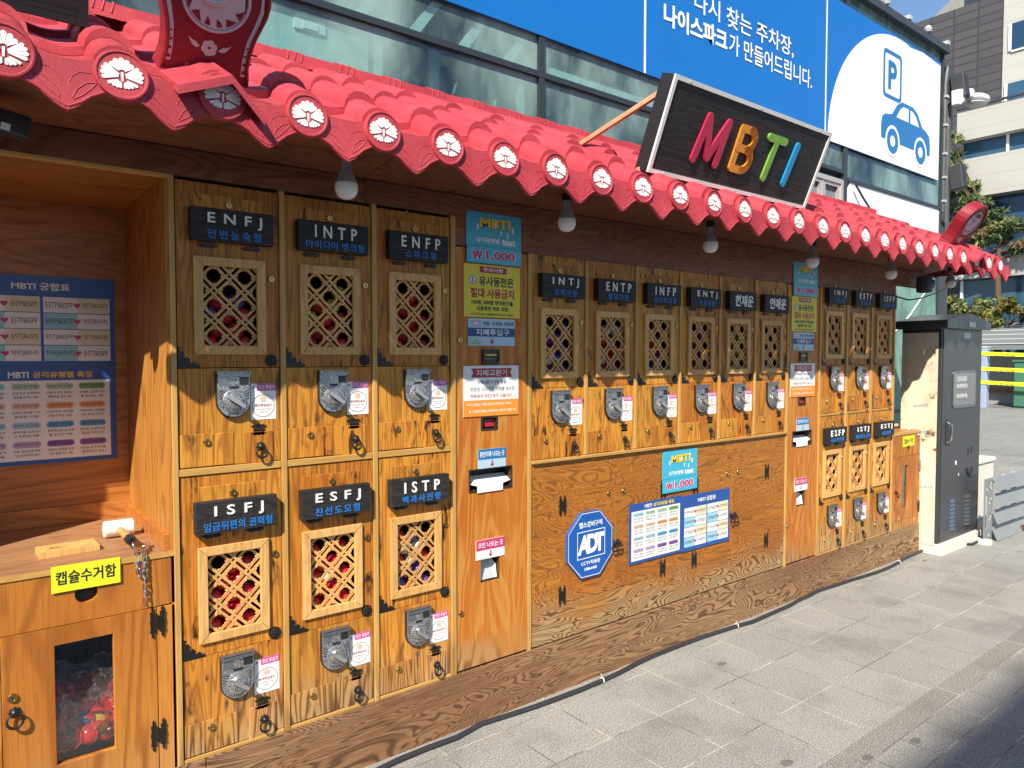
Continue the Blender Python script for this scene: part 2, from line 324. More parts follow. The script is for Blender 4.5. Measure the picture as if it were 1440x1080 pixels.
class MB:
    def __init__(s, mat=None): s.v = []; s.f = []; s.m = []; s.mats = []; s.T = None; s.cur = mat; s.smooth = False
    def add(s, vs, fs, m=None):
        m = m or s.cur
        if m not in s.mats: s.mats.append(m)
        k = s.mats.index(m); o = len(s.v)
        if s.T is not None: vs = [tuple(s.T @ Vector(q)) for q in vs]
        s.v += [tuple(q) for q in vs]; s.f += [tuple(i + o for i in q) for q in fs]; s.m += [k] * len(fs)
    def box(s, x0, x1, y0, y1, z0, z1, m=None):
        vs = [(x, y, z) for z in (z0, z1) for y in (y0, y1) for x in (x0, x1)]
        s.add(vs, [(0, 2, 3, 1), (4, 5, 7, 6), (0, 1, 5, 4), (2, 6, 7, 3), (0, 4, 6, 2), (1, 3, 7, 5)], m); return s
    def prism(s, p, y0, y1, m=None, ax='y'):
        n = len(p)
        put = {'y': lambda a, b, c: (a, c, b), 'x': lambda a, b, c: (c, a, b), 'z': lambda a, b, c: (a, b, c)}[ax]
        vs = [put(a, b, y0) for a, b in p] + [put(a, b, y1) for a, b in p]
        fs = [tuple(range(n)), tuple(range(2 * n - 1, n - 1, -1))] + [(i, (i + 1) % n, n + (i + 1) % n, n + i) for i in range(n)]
        s.add(vs, fs, m); return s
    def ring(s, o, i, y0, y1, m=None):
        # rectangular ring: o, i = (x0,x1,z0,z1)
        def c(q): return [(q[0], q[2]), (q[1], q[2]), (q[1], q[3]), (q[0], q[3])]
        A, B = c(o), c(i); vs = []
        for y in (y0, y1):
            vs += [(a, y, b) for a, b in A] + [(a, y, b) for a, b in B]
        fs = []
        for k in range(4):
            l = (k + 1) % 4
            fs += [(k, l, 4 + l, 4 + k), (8 + k, 12 + k, 12 + l, 8 + l), (k, 8 + k, 8 + l, l), (4 + k, 4 + l, 12 + l, 12 + k)]
        s.add(vs, fs, m); return s
    def holes(s, x0, x1, z0, z1, hs, y0, y1, m=None, inner=None, back=None):
        # a front sheet with rectangular recesses
        xs = sorted({x0, x1} | {a for h in hs for a in h[:2]}); zs = sorted({z0, z1} | {a for h in hs for a in h[2:4]})
        for i in range(len(xs) - 1):
            for j in range(len(zs) - 1):
                cx, cz = (xs[i] + xs[i + 1]) / 2, (zs[j] + zs[j + 1]) / 2
                if any(h[0] < cx < h[1] and h[2] < cz < h[3] for h in hs): continue
                s.add([(xs[i], y0, zs[j]), (xs[i + 1], y0, zs[j]), (xs[i + 1], y0, zs[j + 1]), (xs[i], y0, zs[j + 1])], [(0, 1, 2, 3)], m)
        for h in hs:
            a, b_, c, d = h[:4]
            vs = [(a, y0, c), (b_, y0, c), (b_, y0, d), (a, y0, d), (a, y1, c), (b_, y1, c), (b_, y1, d), (a, y1, d)]
            s.add(vs, [(0, 4, 5, 1), (1, 5, 6, 2), (2, 6, 7, 3), (3, 7, 4, 0)], inner or m)
            if back: s.add(vs[4:], [(0, 1, 2, 3)], back)
        return s
    def tube(s, pts, r, m=None, n=8, closed=False, cap=True):
        P_ = [Vector(p) for p in pts]; k = len(P_); vs = []; up = None
        rs = r if isinstance(r, (list, tuple)) else [r] * k
        for i in range(k):
            if closed: d = P_[(i + 1) % k] - P_[i - 1]
            else: d = P_[min(i + 1, k - 1)] - P_[max(i - 1, 0)]
            d.normalize()
            if up is None: up = d.orthogonal().normalized()
            up = (up - d * up.dot(d)).normalized(); q = d.cross(up)
            for j in range(n):
                t = 2 * math.pi * j / n; vs.append(P_[i] + (up * math.cos(t) + q * math.sin(t)) * rs[i])
        fs = []
        for i in range(k if closed else k - 1):
            a, b_ = i * n, ((i + 1) % k) * n
            fs += [(a + j, a + (j + 1) % n, b_ + (j + 1) % n, b_ + j) for j in range(n)]
        if cap and not closed: fs += [tuple(range(n)), tuple(range((k - 1) * n, k * n))]
        s.add(vs, fs, m); s.smooth = True; return s
    def lathe(s, prof, c, ax='y', m=None, n=20):
        # prof: (radius, along axis); axis 'y' runs towards -y
        vs = []; c = Vector(c)
        for r_, h in prof:
            for j in range(n):
                t = 2 * math.pi * j / n; a, b_ = r_ * math.cos(t), r_ * math.sin(t)
                vs.append(c + Vector({'y': (a, -h, b_), 'z': (a, b_, h), 'x': (h, a, b_)}[ax]))
        k = len(prof); fs = []
        for i in range(k - 1):
            fs += [(i * n + j, i * n + (j + 1) % n, (i + 1) * n + (j + 1) % n, (i + 1) * n + j) for j in range(n)]
        fs += [tuple(range(n)), tuple(range((k - 1) * n, k * n))]
        s.add(vs, fs, m); s.smooth = True; return s
    def sphere(s, c, r, m=None, n=14, k=8, sc3=(1, 1, 1), m2=None):
        vs = []; c = Vector(c)
        for i in range(1, k):
            p = math.pi * i / k
            for j in range(n):
                t = 2 * math.pi * j / n
                vs.append(c + Vector((r * sc3[0] * math.sin(p) * math.cos(t), r * sc3[1] * math.sin(p) * math.sin(t), r * sc3[2] * math.cos(p))))
        vs += [c + Vector((0, 0, r * sc3[2])), c - Vector((0, 0, r * sc3[2]))]; a = len(vs) - 2
        f1, f2 = [], []
        for i in range(k - 2):
            q = [(i * n + j, i * n + (j + 1) % n, (i + 1) * n + (j + 1) % n, (i + 1) * n + j) for j in range(n)]
            (f1 if i < (k - 2) / 2 else f2).extend(q)
        f1 += [(a, (j + 1) % n, j) for j in range(n)]; f2 += [(a + 1, (k - 2) * n + j, (k - 2) * n + (j + 1) % n) for j in range(n)]
        s.add(vs, f1 + f2, m)
        s.smooth = True; return s
    def text(s, t, cx, cz, h, m=None, y=0, w=None, bold=.0, depth=0, sp=1.0, shear=0, left=None):
        V, F = tgeo(t, bold, depth > 0, sp)
        lo, hi = V.min(0), V.max(0); k = h / (hi[1] - lo[1]); kx = k if w is None else w / (hi[0] - lo[0])
        X = (V[:, 0] - (lo[0] + hi[0]) / 2) * kx; Z = (V[:, 1] - (lo[1] + hi[1]) / 2) * k
        if left is not None: cx = left + (hi[0] - lo[0]) * kx / 2
        X = X + Z * shear
        Y = y - (V[:, 2] + .5) * depth if depth else np.full(len(V), y)
        s.add([(cx + a, c, cz + b_) for a, b_, c in zip(X, Z, Y)], F, m); return s
    def quad(s, x0, x1, z0, z1, y, m=None):
        s.add([(x0, y, z0), (x1, y, z0), (x1, y, z1), (x0, y, z1)], [(0, 1, 2, 3)], m); return s
    def disc(s, cx, cz, r, y, m=None, n=24, ry=None):
        s.add([(cx + r * math.cos(2 * math.pi * j / n), y, cz + (ry or r) * math.sin(2 * math.pi * j / n)) for j in range(n)], [tuple(range(n))], m); return s
    def annulus(s, cx, cz, r0, r1, y, m=None, n=32):
        vs = []
        for r_ in (r0, r1): vs += [(cx + r_ * math.cos(2 * math.pi * j / n), y, cz + r_ * math.sin(2 * math.pi * j / n)) for j in range(n)]
        s.add(vs, [(j, (j + 1) % n, n + (j + 1) % n, n + j) for j in range(n)], m); return s
    def build(s, name, parent=None, loc=(0, 0, 0), bevel=0, rot=None, recalc=True):
        me = bpy.data.meshes.new(name); me.from_pydata(s.v, [], s.f)
        for mm in s.mats: me.materials.append(M[mm])
        me.polygons.foreach_set('material_index', s.m)
        if recalc:
            bm = bmesh.new(); bm.from_mesh(me); bmesh.ops.recalc_face_normals(bm, faces=bm.faces); bm.to_mesh(me); bm.free()
        if s.smooth:
            me.polygons.foreach_set('use_smooth', [True] * len(me.polygons)); me.set_sharp_from_angle(angle=R(38))
        me.update()
        o = bpy.data.objects.new(name, me); COL.objects.link(o); o.location = loc
        if rot: o.rotation_euler = rot
        if parent: o.parent = parent
        if bevel:
            bv = o.modifiers.new('bevel', 'BEVEL'); bv.width = bevel; bv.segments = 1; bv.limit_method = 'ANGLE'; bv.harden_normals = False
        return o

def tag(o, label=None, cat=None, group=None, kind=None):
    if label: o['label'] = label
    if cat: o['category'] = cat
    if group: o['group'] = group
    if kind: o['kind'] = kind
    return o
def empty(name, loc, label=None, cat=None, group=None):
    o = bpy.data.objects.new(name, None); COL.objects.link(o); o.location = loc; o.empty_display_size = .1
    return tag(o, label, cat, group)
def copy_tree(o, parent=None):
    c = o.copy(); COL.objects.link(c)
    if parent: c.parent = parent
    for ch in list(o.children): copy_tree(ch, c)
    return c
def rot_about(pt, ang, axis='X'):
    return Matrix.Translation(pt) @ Matrix.Rotation(ang, 4, axis) @ Matrix.Translation([-a for a in pt])
exec_parts = True

# ------------------------------------------------------------ ground
def sheet(name, x0, x1, y0, y1, z, mat):
    o = MB(mat); o.add([(x0, y0, z), (x1, y0, z), (x1, y1, z), (x0, y1, z)], [(0, 1, 2, 3)])
    return tag(o.build(name, recalc=False), kind='structure')
sheet('ground', -260, 260, -260, 260, -.02, 'road_far')
sheet('pavement', -12, 12, -1.065, 2.2, 0, 'paving')
sheet('kerb_strip', -12, 16, -1.165, -1.065, 0, 'paving_strip')
sheet('pavement_outer', -12, 16, -9, -1.165, 0, 'paving_outer')
sheet('forecourt', 12, 40, -9, 12, -.012, 'road_far')

# ------------------------------------------------------------ kiosk (fixed carcass)
kiosk = empty('kiosk', (0, 0, 0), 'long wooden stall under a red tiled roof, housing rows of capsule machines', 'stall')
XL, XR = -.38, 6.03
b = MB('wood_plinth')
for a, c in ((-.42, .62), (.623, 2.447), (2.45, 4.27), (4.273, 6.03)): b.box(a, c, -.006, .3, -.012, .236)
b.build('plinth', kiosk, bevel=.002)
# face frame: pale strips between the machines
ULX = [.556, .9045, 1.253]          # left block door starts
MLX = [2.006 + .3447 * i for i in range(6)]
RLX = [4.470 + .3545 * i for i in range(3)]
DW = .327
t = MB('wood_trim')
for x0, x1, z0, z1 in [(.536, .553, .236, 2.118), (.884, .9035, .236, 2.118), (1.2325, 1.252, .236, 2.118), (1.581, 1.605, .236, 2.118),
                       (1.985, 2.005, .236, 2.003), (4.060, 4.078, .236, 2.0), (4.447, 4.467, .236, 2.0)] + \
        [(MLX[i] - .019, MLX[i] - .001, 1.09, 2.0) for i in range(1, 6)] + [(RLX[i] - .0255, RLX[i] - .001, .236, 2.0) for i in (1, 2)] + [(5.508, 5.53, .236, 2.03)]:
    t.box(x0, x1, -.007, .02, z0, z1)
t.build('face_frame', kiosk, bevel=.0015)
t = MB('wood_trim_level')
for xs in ULX: t.box(xs - .001, xs + .3265, -.005, .02, 1.1685, 1.1915)
t.box(2.0055, 4.0595, -.016, .02, 1.074, 1.088)
for xs in RLX: t.box(xs, xs + .328, -.005, .02, 1.160, 1.173)
for xs in ULX: t.box(xs - .001, xs + .3265, -.005, .02, .237, .2495)
for xs in RLX: t.box(xs, xs + .328, -.005, .02, .237, .245)
t.build('ledge', kiosk, bevel=.0015)
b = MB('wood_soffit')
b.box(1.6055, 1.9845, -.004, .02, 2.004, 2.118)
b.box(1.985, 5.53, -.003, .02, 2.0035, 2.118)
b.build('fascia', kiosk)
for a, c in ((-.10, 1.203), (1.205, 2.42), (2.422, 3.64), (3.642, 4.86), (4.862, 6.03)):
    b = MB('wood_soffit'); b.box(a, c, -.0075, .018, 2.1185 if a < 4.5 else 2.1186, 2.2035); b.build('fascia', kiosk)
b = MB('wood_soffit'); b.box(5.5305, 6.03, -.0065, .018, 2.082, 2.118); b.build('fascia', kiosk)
b = MB('wood_niche'); b.box(-.10, .5265, .0185, .6595, 2.112, 2.124); b.build('niche_ceiling', kiosk)
b = MB('wood_trim_level'); b.box(-.10, .5355, -.004, .018, 2.108, 2.118); b.build('niche_lintel', kiosk)
# sloping soffit board under the eave
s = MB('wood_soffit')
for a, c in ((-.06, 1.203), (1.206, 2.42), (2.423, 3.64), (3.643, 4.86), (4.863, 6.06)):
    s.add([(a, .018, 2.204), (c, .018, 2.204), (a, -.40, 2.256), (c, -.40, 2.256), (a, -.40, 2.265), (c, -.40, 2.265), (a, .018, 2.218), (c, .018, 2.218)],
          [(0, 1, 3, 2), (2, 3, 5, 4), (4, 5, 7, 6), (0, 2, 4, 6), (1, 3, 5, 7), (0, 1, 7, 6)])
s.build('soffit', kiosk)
# backs
b = MB('wood_dark'); b.box(.55, 6.03, .60, .62, .02, 2.1); b.box(5.512, 5.53, .021, .6, .24, 2.1)
b.build('back_board', kiosk)
# niche at the left end
b = MB('wood_niche'); b.box(-.47, .5265, .66, .68, .9, 2.7); b.build('niche_back', kiosk)
b = MB('wood_niche_side'); b.box(.527, .5465, .0, .66, .0, 2.111); b.build('niche_side', kiosk)
b = MB('wood_niche_side'); b.box(-.47, -.45, .0, .66, .0, 2.7); b.build('niche_side', kiosk)

# ------------------------------------------------------------ tiled roof
roof = empty('tiled_roof', (0, 0, 2.1), 'long red imitation tile roof edged with white flower roundels', 'roof')
SP = .2335
DX = [.802 + SP * n for n in range(-3, 24)]
def slope(y): return 2.300 + .5 * (y + .46)       # crest of the tiles
def profile(x0, ncol, k=8):
    pts = []
    for c in range(ncol):
        cx = x0 + SP * c
        for i in range(k + 1):
            t = math.pi * (1 - i / k); pts.append((cx + .059 * math.cos(t), .060 * math.sin(t) - .060))
        for i in range(1, 6 if c == ncol - 1 else 5):
            u = i / 5; pts.append((cx + .059 + (SP - .118) * u, -.060 - .012 * math.sin(math.pi * u)))
    return pts
ys = [-.445, -.325, -.065, .195]; ye = [-.30, -.035, .225, .55]
for r_ in range(4):
    for p_ in range(9):
        pr = profile(DX[p_ * 3] - .0, 3)
        pr = [(pr[0][0] - .0578, pr[0][1] - .012)] + pr if p_ == 0 else pr
        jz = random.uniform(-.0015, .0015); jy = random.uniform(-.004, .004)
        y0, y1 = ys[r_] + jy, ye[r_]; lift = .023 if r_ else .0
        q = MB('roof_red'); vs = []; n = len(pr)
        for (x, dz) in pr: vs.append((x, y0, slope(y0) + dz + lift + jz))
        for (x, dz) in pr: vs.append((x, y0 + .0015, slope(y0) + dz + lift - .022 + jz))
        for (x, dz) in pr: vs.append((x, y1, slope(y1) + dz + jz * 2))
        fs = [(i, i + 1, n + i + 1, n + i) for i in range(n - 1)] + [(i, i + 1, 2 * n + i + 1, 2 * n + i) for i in range(n - 1)]
        q.add([(a, b_, c - 2.1) for a, b_, c in vs], fs); q.smooth = True
        q.build('tile_panel', roof, recalc=False)
# ridge strip with ribs
q = MB('roof_red')
def zs(y): return slope(y) - 2.1
for a in range(9):
    x0 = DX[0] - .12 + a * SP * 3; x1 = x0 + SP * 3 - .002
    q.add([(x0, .50, zs(.50) - .02), (x1, .50, zs(.50) - .02), (x1, .505, zs(.5) + .035), (x0, .505, zs(.5) + .035), (x0, .62, zs(.5) + .085), (x1, .62, zs(.5) + .085), (x0, .66, zs(.5) - .05), (x1, .66, zs(.5) - .05)],
          [(0, 1, 2, 3), (3, 2, 5, 4), (4, 5, 7, 6), (0, 3, 4, 6), (1, 2, 5, 7)])
q.build('ridge_cap', roof)
q = MB('roof_red')
for cx in DX:
    for k in (-.03, .0, .03):
        q.tube([(cx + .117 + k - .01, .501, zs(.5)), (cx + .117 + k, .505, zs(.5) + .0355), (cx + .117 + k + .012, .60, zs(.5) + .080)], .003, n=6)
q.build('ridge_rib', roof)
# end tiles
def roundel_mb():
    q = MB('roof_red')
    q.lathe([(.056, -.012), (.0605, -.004), (.0605, .010), (.0585, .0145), (.0545, .0150), (.052, .0120), (.0, .0120)], (0, 0, 0), 'y', n=36)
    return q
def emblem_mb():
    q = MB('emblem_white')
    def petal(ang, r0, r1, w0, w1, ox=0, oz=0):
        ca, sa = math.cos(R(ang)), math.sin(R(ang)); P2 = []
        for (u, v_) in [(r0, -w0), (r1 - w1, -w1)] + [(r1 - w1 + w1 * math.sin(R(k)), -w1 * math.cos(R(k))) for k in (30, 60, 90, 120, 150)] + [(r1 - w1, w1), (r0, w0)]:
            P2.append((ox + u * ca - v_ * sa, oz + u * sa + v_ * ca))
        q.prism(P2, -.0140, -.0121)
    for a, r1 in ((42, .034), (66, .036), (90, .037), (114, .036), (138, .034)): petal(a, .008, r1, .0014, .0060, 0, .004)
    for sg in (1, -1):
        for a, r1 in ((34, .045), (20, .047), (6, .047), (-9, .045)):
            petal(90 - sg * (90 - a), .008, r1, .0011, .0047, 0, -.004)
        for a, r1 in ((-26, .034), (-44, .029), (-62, .026), (-79, .024)):
            petal(90 - sg * (90 - a), .009, r1, .0011, .0039, sg * .002, -.009)
    q.prism([(-.0022, -.016), (.0022, -.016), (.0028, .006), (-.0028, .006)], -.0143, -.0121)
    return q
def leaf_mb():
    q = MB('roof_red')
    half = [(.090, .006), (.090, -.052), (.082, -.062), (.070, -.066), (.058, -.072), (.044, -.086), (.028, -.100), (.014, -.110), (0, -.1165)]
    P2 = half + [(-x, z) for x, z in half[-2::-1]]
    # dished top edge
    P2 = [(x, z if z < 0 else .018) for x, z in P2]
    P2 += [(-.06, .012), (-.03, .007), (0, .005), (.03, .007), (.06, .012)]
    q.prism(P2, -.007, .006)
    for sg in (1, -1):
        q.tube([(sg * x, -.0068, z) for x, z in ((.012, -.086), (.022, -.064), (.042, -.046), (.066, -.040))], .0017, n=6)
        q.tube([(sg * x, -.0068, z) for x, z in ((.014, -.090), (.034, -.076), (.052, -.058), (.066, -.040))], .0017, n=6)
        q.tube([(sg * x, -.0068, z) for x, z in ((.008, -.050), (.014, -.035), (.03, -.022), (.055, -.02))], .0014, n=6)
        q.tube([(sg * x, -.0068, z) for x, z in ((.002, -.108), (.03, -.093), (.05, -.076), (.068, -.066), (.084, -.058))], .0026, n=6)
    return q
rm, em, lm = roundel_mb(), emblem_mb(), leaf_mb()
r0 = e0 = l0 = None
for i, cx in enumerate(DX):
    jr = random.uniform(-.05, .05)
    tilt = R(-1 + random.uniform(-2, 2))
    if i == 0:
        r0 = rm.build('roundel', roof, (cx, -.4585, .130)); e0 = em.build('flower_emblem', r0); l0 = lm.build('drip_tile', roof, (cx - SP / 2, -.4535, .136)); r, l = r0, l0
    else:
        r = r0.copy(); COL.objects.link(r); e = e0.copy(); COL.objects.link(e); e.parent = r
        l = l0.copy(); COL.objects.link(l)
    r.location = (cx + random.uniform(-.002, .002), -.4585, .130 + random.uniform(-.002, .002)); r.rotation_euler = (tilt, jr, random.uniform(-.04, .04))
    l.location = (cx - SP / 2 + random.uniform(-.003, .003), -.4535, .136 + random.uniform(-.003, .003)); l.rotation_euler = (R(-5), random.uniform(-.03, .03), random.uniform(-.03, .03))
l = l0.copy(); COL.objects.link(l); l.location = (DX[-1] + SP / 2, -.4535, .136)
# closed gable ends and a tin lining under the tiles
q = MB('roof_red')
for x in (DX[0] - .135, DX[-1] + .112):
    q.box(x, x + .012, -.44, .55, .0, .02) if False else q.prism([(-.445, .135), (-.445, .20), (.55, .69), (.60, .69), (.60, .10), (-.2, .10)], x, x + .012, ax='x')
q.build('gable_end', roof)

# ridge end ornaments standing on the eave
def make_ornament(cx, label):
    t = empty('roof_ornament', (cx, -.305, 2.325), label, 'roof ornament')
    half = [(.122, 0), (.116, .02), (.110, .05), (.110, .09), (.116, .13), (.128, .17), (.138, .205), (.140, .235), (.134, .265), (.118, .295), (.094, .318), (.062, .335), (.028, .347), (0, .352)]
    P2 = half + [(-x, z) for x, z in half[-2::-1]]
    T = Matrix.Rotation(R(37), 4, 'X')
    q = MB('ornament_red'); q.T = T; q.prism(P2, 0, .075); q.build('slab', t, bevel=.003)
    # raised rim
    q = MB('ornament_red'); q.T = T
    q.tube([(x * .96, -.003, z * .97 + .006) for x, z in P2], .006, n=6, closed=True); q.build('rim', t)
    q = MB('ornament_white'); q.T = T
    cz, rr = .215, .084
    for k in range(40):
        pass
    q.tube([(rr * math.cos(2 * math.pi * k / 40), -.003, cz + rr * math.sin(2 * math.pi * k / 40)) for k in range(40)], .0045, n=6, closed=True)
    def swirl(ox, oz, r0_, turns, a0, w, n=26, sg=1):
        pts, rs = [], []
        for k in range(n):
            u = k / (n - 1); a = a0 + sg * 2 * math.pi * turns * u; r_ = r0_ * (1 - .85 * u)
            pts.append((ox + r_ * math.cos(a), -.003, oz + r_ * math.sin(a))); rs.append(w * (1 - .55 * u))
        q.tube(pts, rs, n=6)
    swirl(-.004, cz + .018, .036, 1.4, -2.4, .010); swirl(.050, cz + .030, .022, 1.2, -2.0, .007, sg=-1); swirl(-.052, cz + .028, .024, 1.2, .4, .007)
    q.prism([(.078 * math.cos(R(a)), cz + .078 * math.sin(R(a))) for a in range(195, 346, 10)] + [(.07, cz + .02), (.055, cz + .045), (.03, cz + .02), (.0, cz - .006), (-.03, cz + .01), (-.052, cz + .052), (-.072, cz + .02)], -.004, .0)
    q.build('scroll_medallion', t)
    q = MB('ornament_red'); q.T = T
    for k, (a0, a1, r0_, r1_) in enumerate(((190, 214, .068, .076), (218, 246, .063, .074), (252, 264, .060, .072), (278, 290, .060, .072), (298, 322, .063, .074), (328, 350, .067, .076))):
        mid = (a0 + a1) / 2
        q.prism([(r1_ * math.cos(R(a0 + (a1 - a0) * j / 6)), cz + r1_ * math.sin(R(a0 + (a1 - a0) * j / 6))) for j in range(7)] + [(r0_ * math.cos(R(mid + 4)), cz + r0_ * math.sin(R(mid + 4))), (r0_ * .86 * math.cos(R(mid - 6)), cz + r0_ * .86 * math.sin(R(mid - 6)))], -.0052, -.0041)
    q.build('cut_out', t)
    q = MB('ornament_white'); q.T = T
    for k in range(6):
        a = 2 * math.pi * k / 6 + .3; q.disc(.011 * math.cos(a), .085 + .011 * math.sin(a), .0105, -.0016 - .0003 * k, n=12)
    for sg in (1, -1):
        q.add([(sg * .024, -.002, .083), (sg * .034, -.002, .094), (sg * .046, -.002, .098), (sg * .056, -.002, .104), (sg * .050, -.002, .094), (sg * .043, -.002, .084), (sg * .034, -.002, .080)], [tuple(range(7))])
        P3 = [(.092, .030), (.104, .030), (.103, .07), (.106, .12), (.118, .17), (.125, .21), (.119, .25), (.113, .25), (.115, .21), (.107, .175), (.094, .125), (.090, .07)]
        q.add([(sg * x, -.002, z) for x, z in P3], [tuple(range(len(P3)))])
    q.build('flower_relief', t, recalc=False)
    for sg in (1, -1):
        for k in range(4): q = MB('ornament_red'); q.T = T; q.disc(sg * (.098 - .001 * k + (.003 if k == 3 else 0)), .042 + .022 * k, .0055 - .0009 * k, -.0032, n=10); q.build('bead', t, recalc=False)
    q = MB('ornament_red'); q.T = T; q.disc(0, .086, .004, -.004, n=10); q.build('bead', t, recalc=False)
    return t
make_ornament(DX[2], 'red upright ridge ornament with a grey scroll medallion, nearer one on the eave')
make_ornament(DX[-3] + SP * .0, 'small far red ridge ornament leaning out at the right end of the roof')
def make_hood(cx):
    q = MB('roof_red')
    Bk = [(-.118, .020), (.011, .082), (.112, -.005)]; Ft = [(-.115, -.083), (.016, -.028), (.098, -.118)]
    for (a, c, e, g) in ((Bk[0], Bk[1], Ft[0], Ft[1]), (Bk[1], Bk[2], Ft[1], Ft[2])):
        q.add([(a[0], -.30, a[1]), (c[0], -.30, c[1]), (g[0], -.508, g[1]), (e[0], -.508, e[1]), (a[0], -.30, a[1] - .010), (c[0], -.30, c[1] - .010), (g[0], -.508, g[1] - .022), (e[0], -.508, e[1] - .022)],
              [(0, 1, 2, 3), (4, 5, 6, 7), (3, 2, 6, 7), (0, 3, 7, 4), (1, 2, 6, 5)])
    return q.build('hood_tile', roof, (cx, 0, .205))
make_hood(DX[2]); make_hood(DX[-3])

# ------------------------------------------------------------ bulbs under the soffit
def make_bulb(x, label):
    t = empty('light_bulb', (x, -.2, 2.192), label, 'light bulb', 'white bulbs hung under the eave')
    k = 1.0
    def s_(P_): return [(r_ * k, h * k) for r_, h in P_]
    MB('bulb_grey').lathe(s_([(.016, .012), (.0165, -.018), (.022, -.03), (.034, -.062), (.036, -.066)]), (0, 0, 0), 'z', n=22).build('bulb_base', t)
    MB('bulb_white').lathe(s_([(.0365, -.066), (.0385, -.078), (.0375, -.090), (.033, -.102), (.024, -.112), (.012, -.117), (.001, -.118)]), (0, 0, 0), 'z', n=22).build('globe', t)
    MB('black_plastic').lathe([(.021, .046), (.021, .012), (.018, .010)], (0, 0, 0), 'z', n=16).build('socket', t)
    return t
wh = ['white bulb at the far left edge beside the black floodlight', 'white bulb hanging in front of the soffit above the second upper machine', 'white bulb hanging just right of the first price sign',
      'white bulb hanging under the middle of the lettered signboard', 'white bulb hanging in front of the top of the second price sign', 'white bulb hanging above the last three upper machines', 'bulb hanging clear of the wood at the far right end of the eave']
for k, x in enumerate((.035, 1.042, 2.034, 3.013, 3.99, 5.0, 5.99)): make_bulb(x, wh[k])
t = empty('floodlight', (.115, -.17, 2.15), 'small black floodlight tucked under the eave at the left edge', 'floodlight')
q = MB('black_plastic'); q.T = Matrix.Rotation(R(10), 4, 'Y'); q.box(-.12, .055, -.03, .03, -.03, .025); q.build('housing', t, bevel=.004)
q = MB('white'); q.T = Matrix.Rotation(R(10), 4, 'Y'); q.quad(-.030, -.010, -.027, -.009, -.0312); q.quad(-.005, .015, -.027, -.009, -.0312); q.build('label_sticker', t)
q = MB('black_plastic'); q.box(-.04, -.02, -.02, .02, .02, .10); q.build('bracket', t)
# small black speaker at the end of the soffit
t = empty('speaker', (5.78, -.1, 2.10), 'rounded black speaker under the right end of the eave', 'speaker')
MB('column_grey').lathe([(.02, .06), (.052, .055), (.056, .0), (.054, -.06), (.036, -.065)], (0, 0, 0), 'z', n=24).build('housing', t)
MB('poster_blue').lathe([(.028, .0), (.032, .006), (.02, .012)], (.02, -.05, 0), 'y', n=20).build('driver', t)
# power wire drooping to the building
tag(MB('cable_black').tube([(5.45, -.02, 2.0), (5.75, .0, 1.985), (6.1, .05, 2.02), (6.5, .06, 2.10), (6.8, .1, 2.19)], .006, n=6).build('power_wire'), 'thin black wire drooping from the last machine to the right end of the eave', 'wire')

# ------------------------------------------------------------ big lettered signboard on the roof
t = empty('signboard', (2.36, -.35, 2.345), 'black timber signboard leaning forward on the roof with four coloured letters', 'sign')
T = Matrix.Rotation(R(22.2), 4, 'X'); W_, H_ = 1.262, .398
q = MB('wood_black'); q.T = T; q.box(.018, W_ - .018, 0, .03, .018, H_ - .018); q.build('board', t)
q = MB('white'); q.T = T
q.ring((0, W_, 0, H_), (.018, W_ - .018, .018, H_ - .018), -.006, .004); q.build('trim', t)
q = MB('black_plastic'); q.T = T; q.ring((.001, W_ - .001, .001, H_ - .001), (.018, W_ - .018, .018, H_ - .018), .0042, .075); q.build('frame', t)
def stroke(q, pts, wd, m, dep):
    # one rounded raised letter stroke
    for (a, b_) in zip(pts, pts[1:]):
        a_, b2 = Vector((a[0], a[1])), Vector((b_[0], b_[1])); d = (b2 - a_).normalized(); ang = math.atan2(d.y, d.x); P2 = []
        for k in range(9): P2.append((b2.x + wd * math.cos(ang - math.pi / 2 + math.pi * k / 8), b2.y + wd * math.sin(ang - math.pi / 2 + math.pi * k / 8)))
        for k in range(9): P2.append((a_.x + wd * math.cos(ang + math.pi / 2 + math.pi * k / 8), a_.y + wd * math.sin(ang + math.pi / 2 + math.pi * k / 8)))
        q.prism(P2, -dep, -.001, m)
def letter(name, m, strokes):
    q = MB(m); q.T = T
    for i, (pts) in enumerate(strokes): stroke(q, pts, .0185, m, .011 + .0006 * i)
    return q.build(name, t)
letter('letter_m', 'letter_red', [[(.255, .10), (.285, .285)], [(.285, .285), (.345, .12)], [(.345, .12), (.425, .285)], [(.425, .285), (.415, .10)]])
q = MB('letter_orange'); q.T = T
cz = .196
def arc(cx, cz, rx, rz, a0, a1, n=10): return [(cx + rx * math.cos(R(a0 + (a1 - a0) * k / n)), cz + rz * math.sin(R(a0 + (a1 - a0) * k / n))) for k in range(n + 1)]
bp = [(.535, .105), (.535, .285)] ; i = 0
for pts in ([(.535, .105), (.535, .285)], [(.535, .285), (.60, .285)] + arc(.60, .242, .045, .043, 90, -90) + [(.535, .199)], [(.535, .199), (.605, .199)] + arc(.605, .152, .05, .047, 90, -90) + [(.535, .105)]):
    stroke(q, pts, .0178, 'letter_orange', .011 + .0006 * i); i += 1
q.build('letter_b', t)
letter('letter_t', 'letter_green', [[(.755, .285), (.885, .285)], [(.82, .285), (.805, .10)]])
letter('letter_i', 'letter_blue', [[(1.00, .285), (.985, .10)]])
q = MB('alu')
for x in (.10, .62, 1.15):
    v0 = T @ Vector((x, -.0065, .009)); q.lathe([(.005, 0), (.004, .003)], v0, 'y', n=8); v0 = T @ Vector((x, -.0065, H_ - .009)); q.lathe([(.005, 0), (.004, .003)], v0, 'y', n=8)
q.build('screw', t)
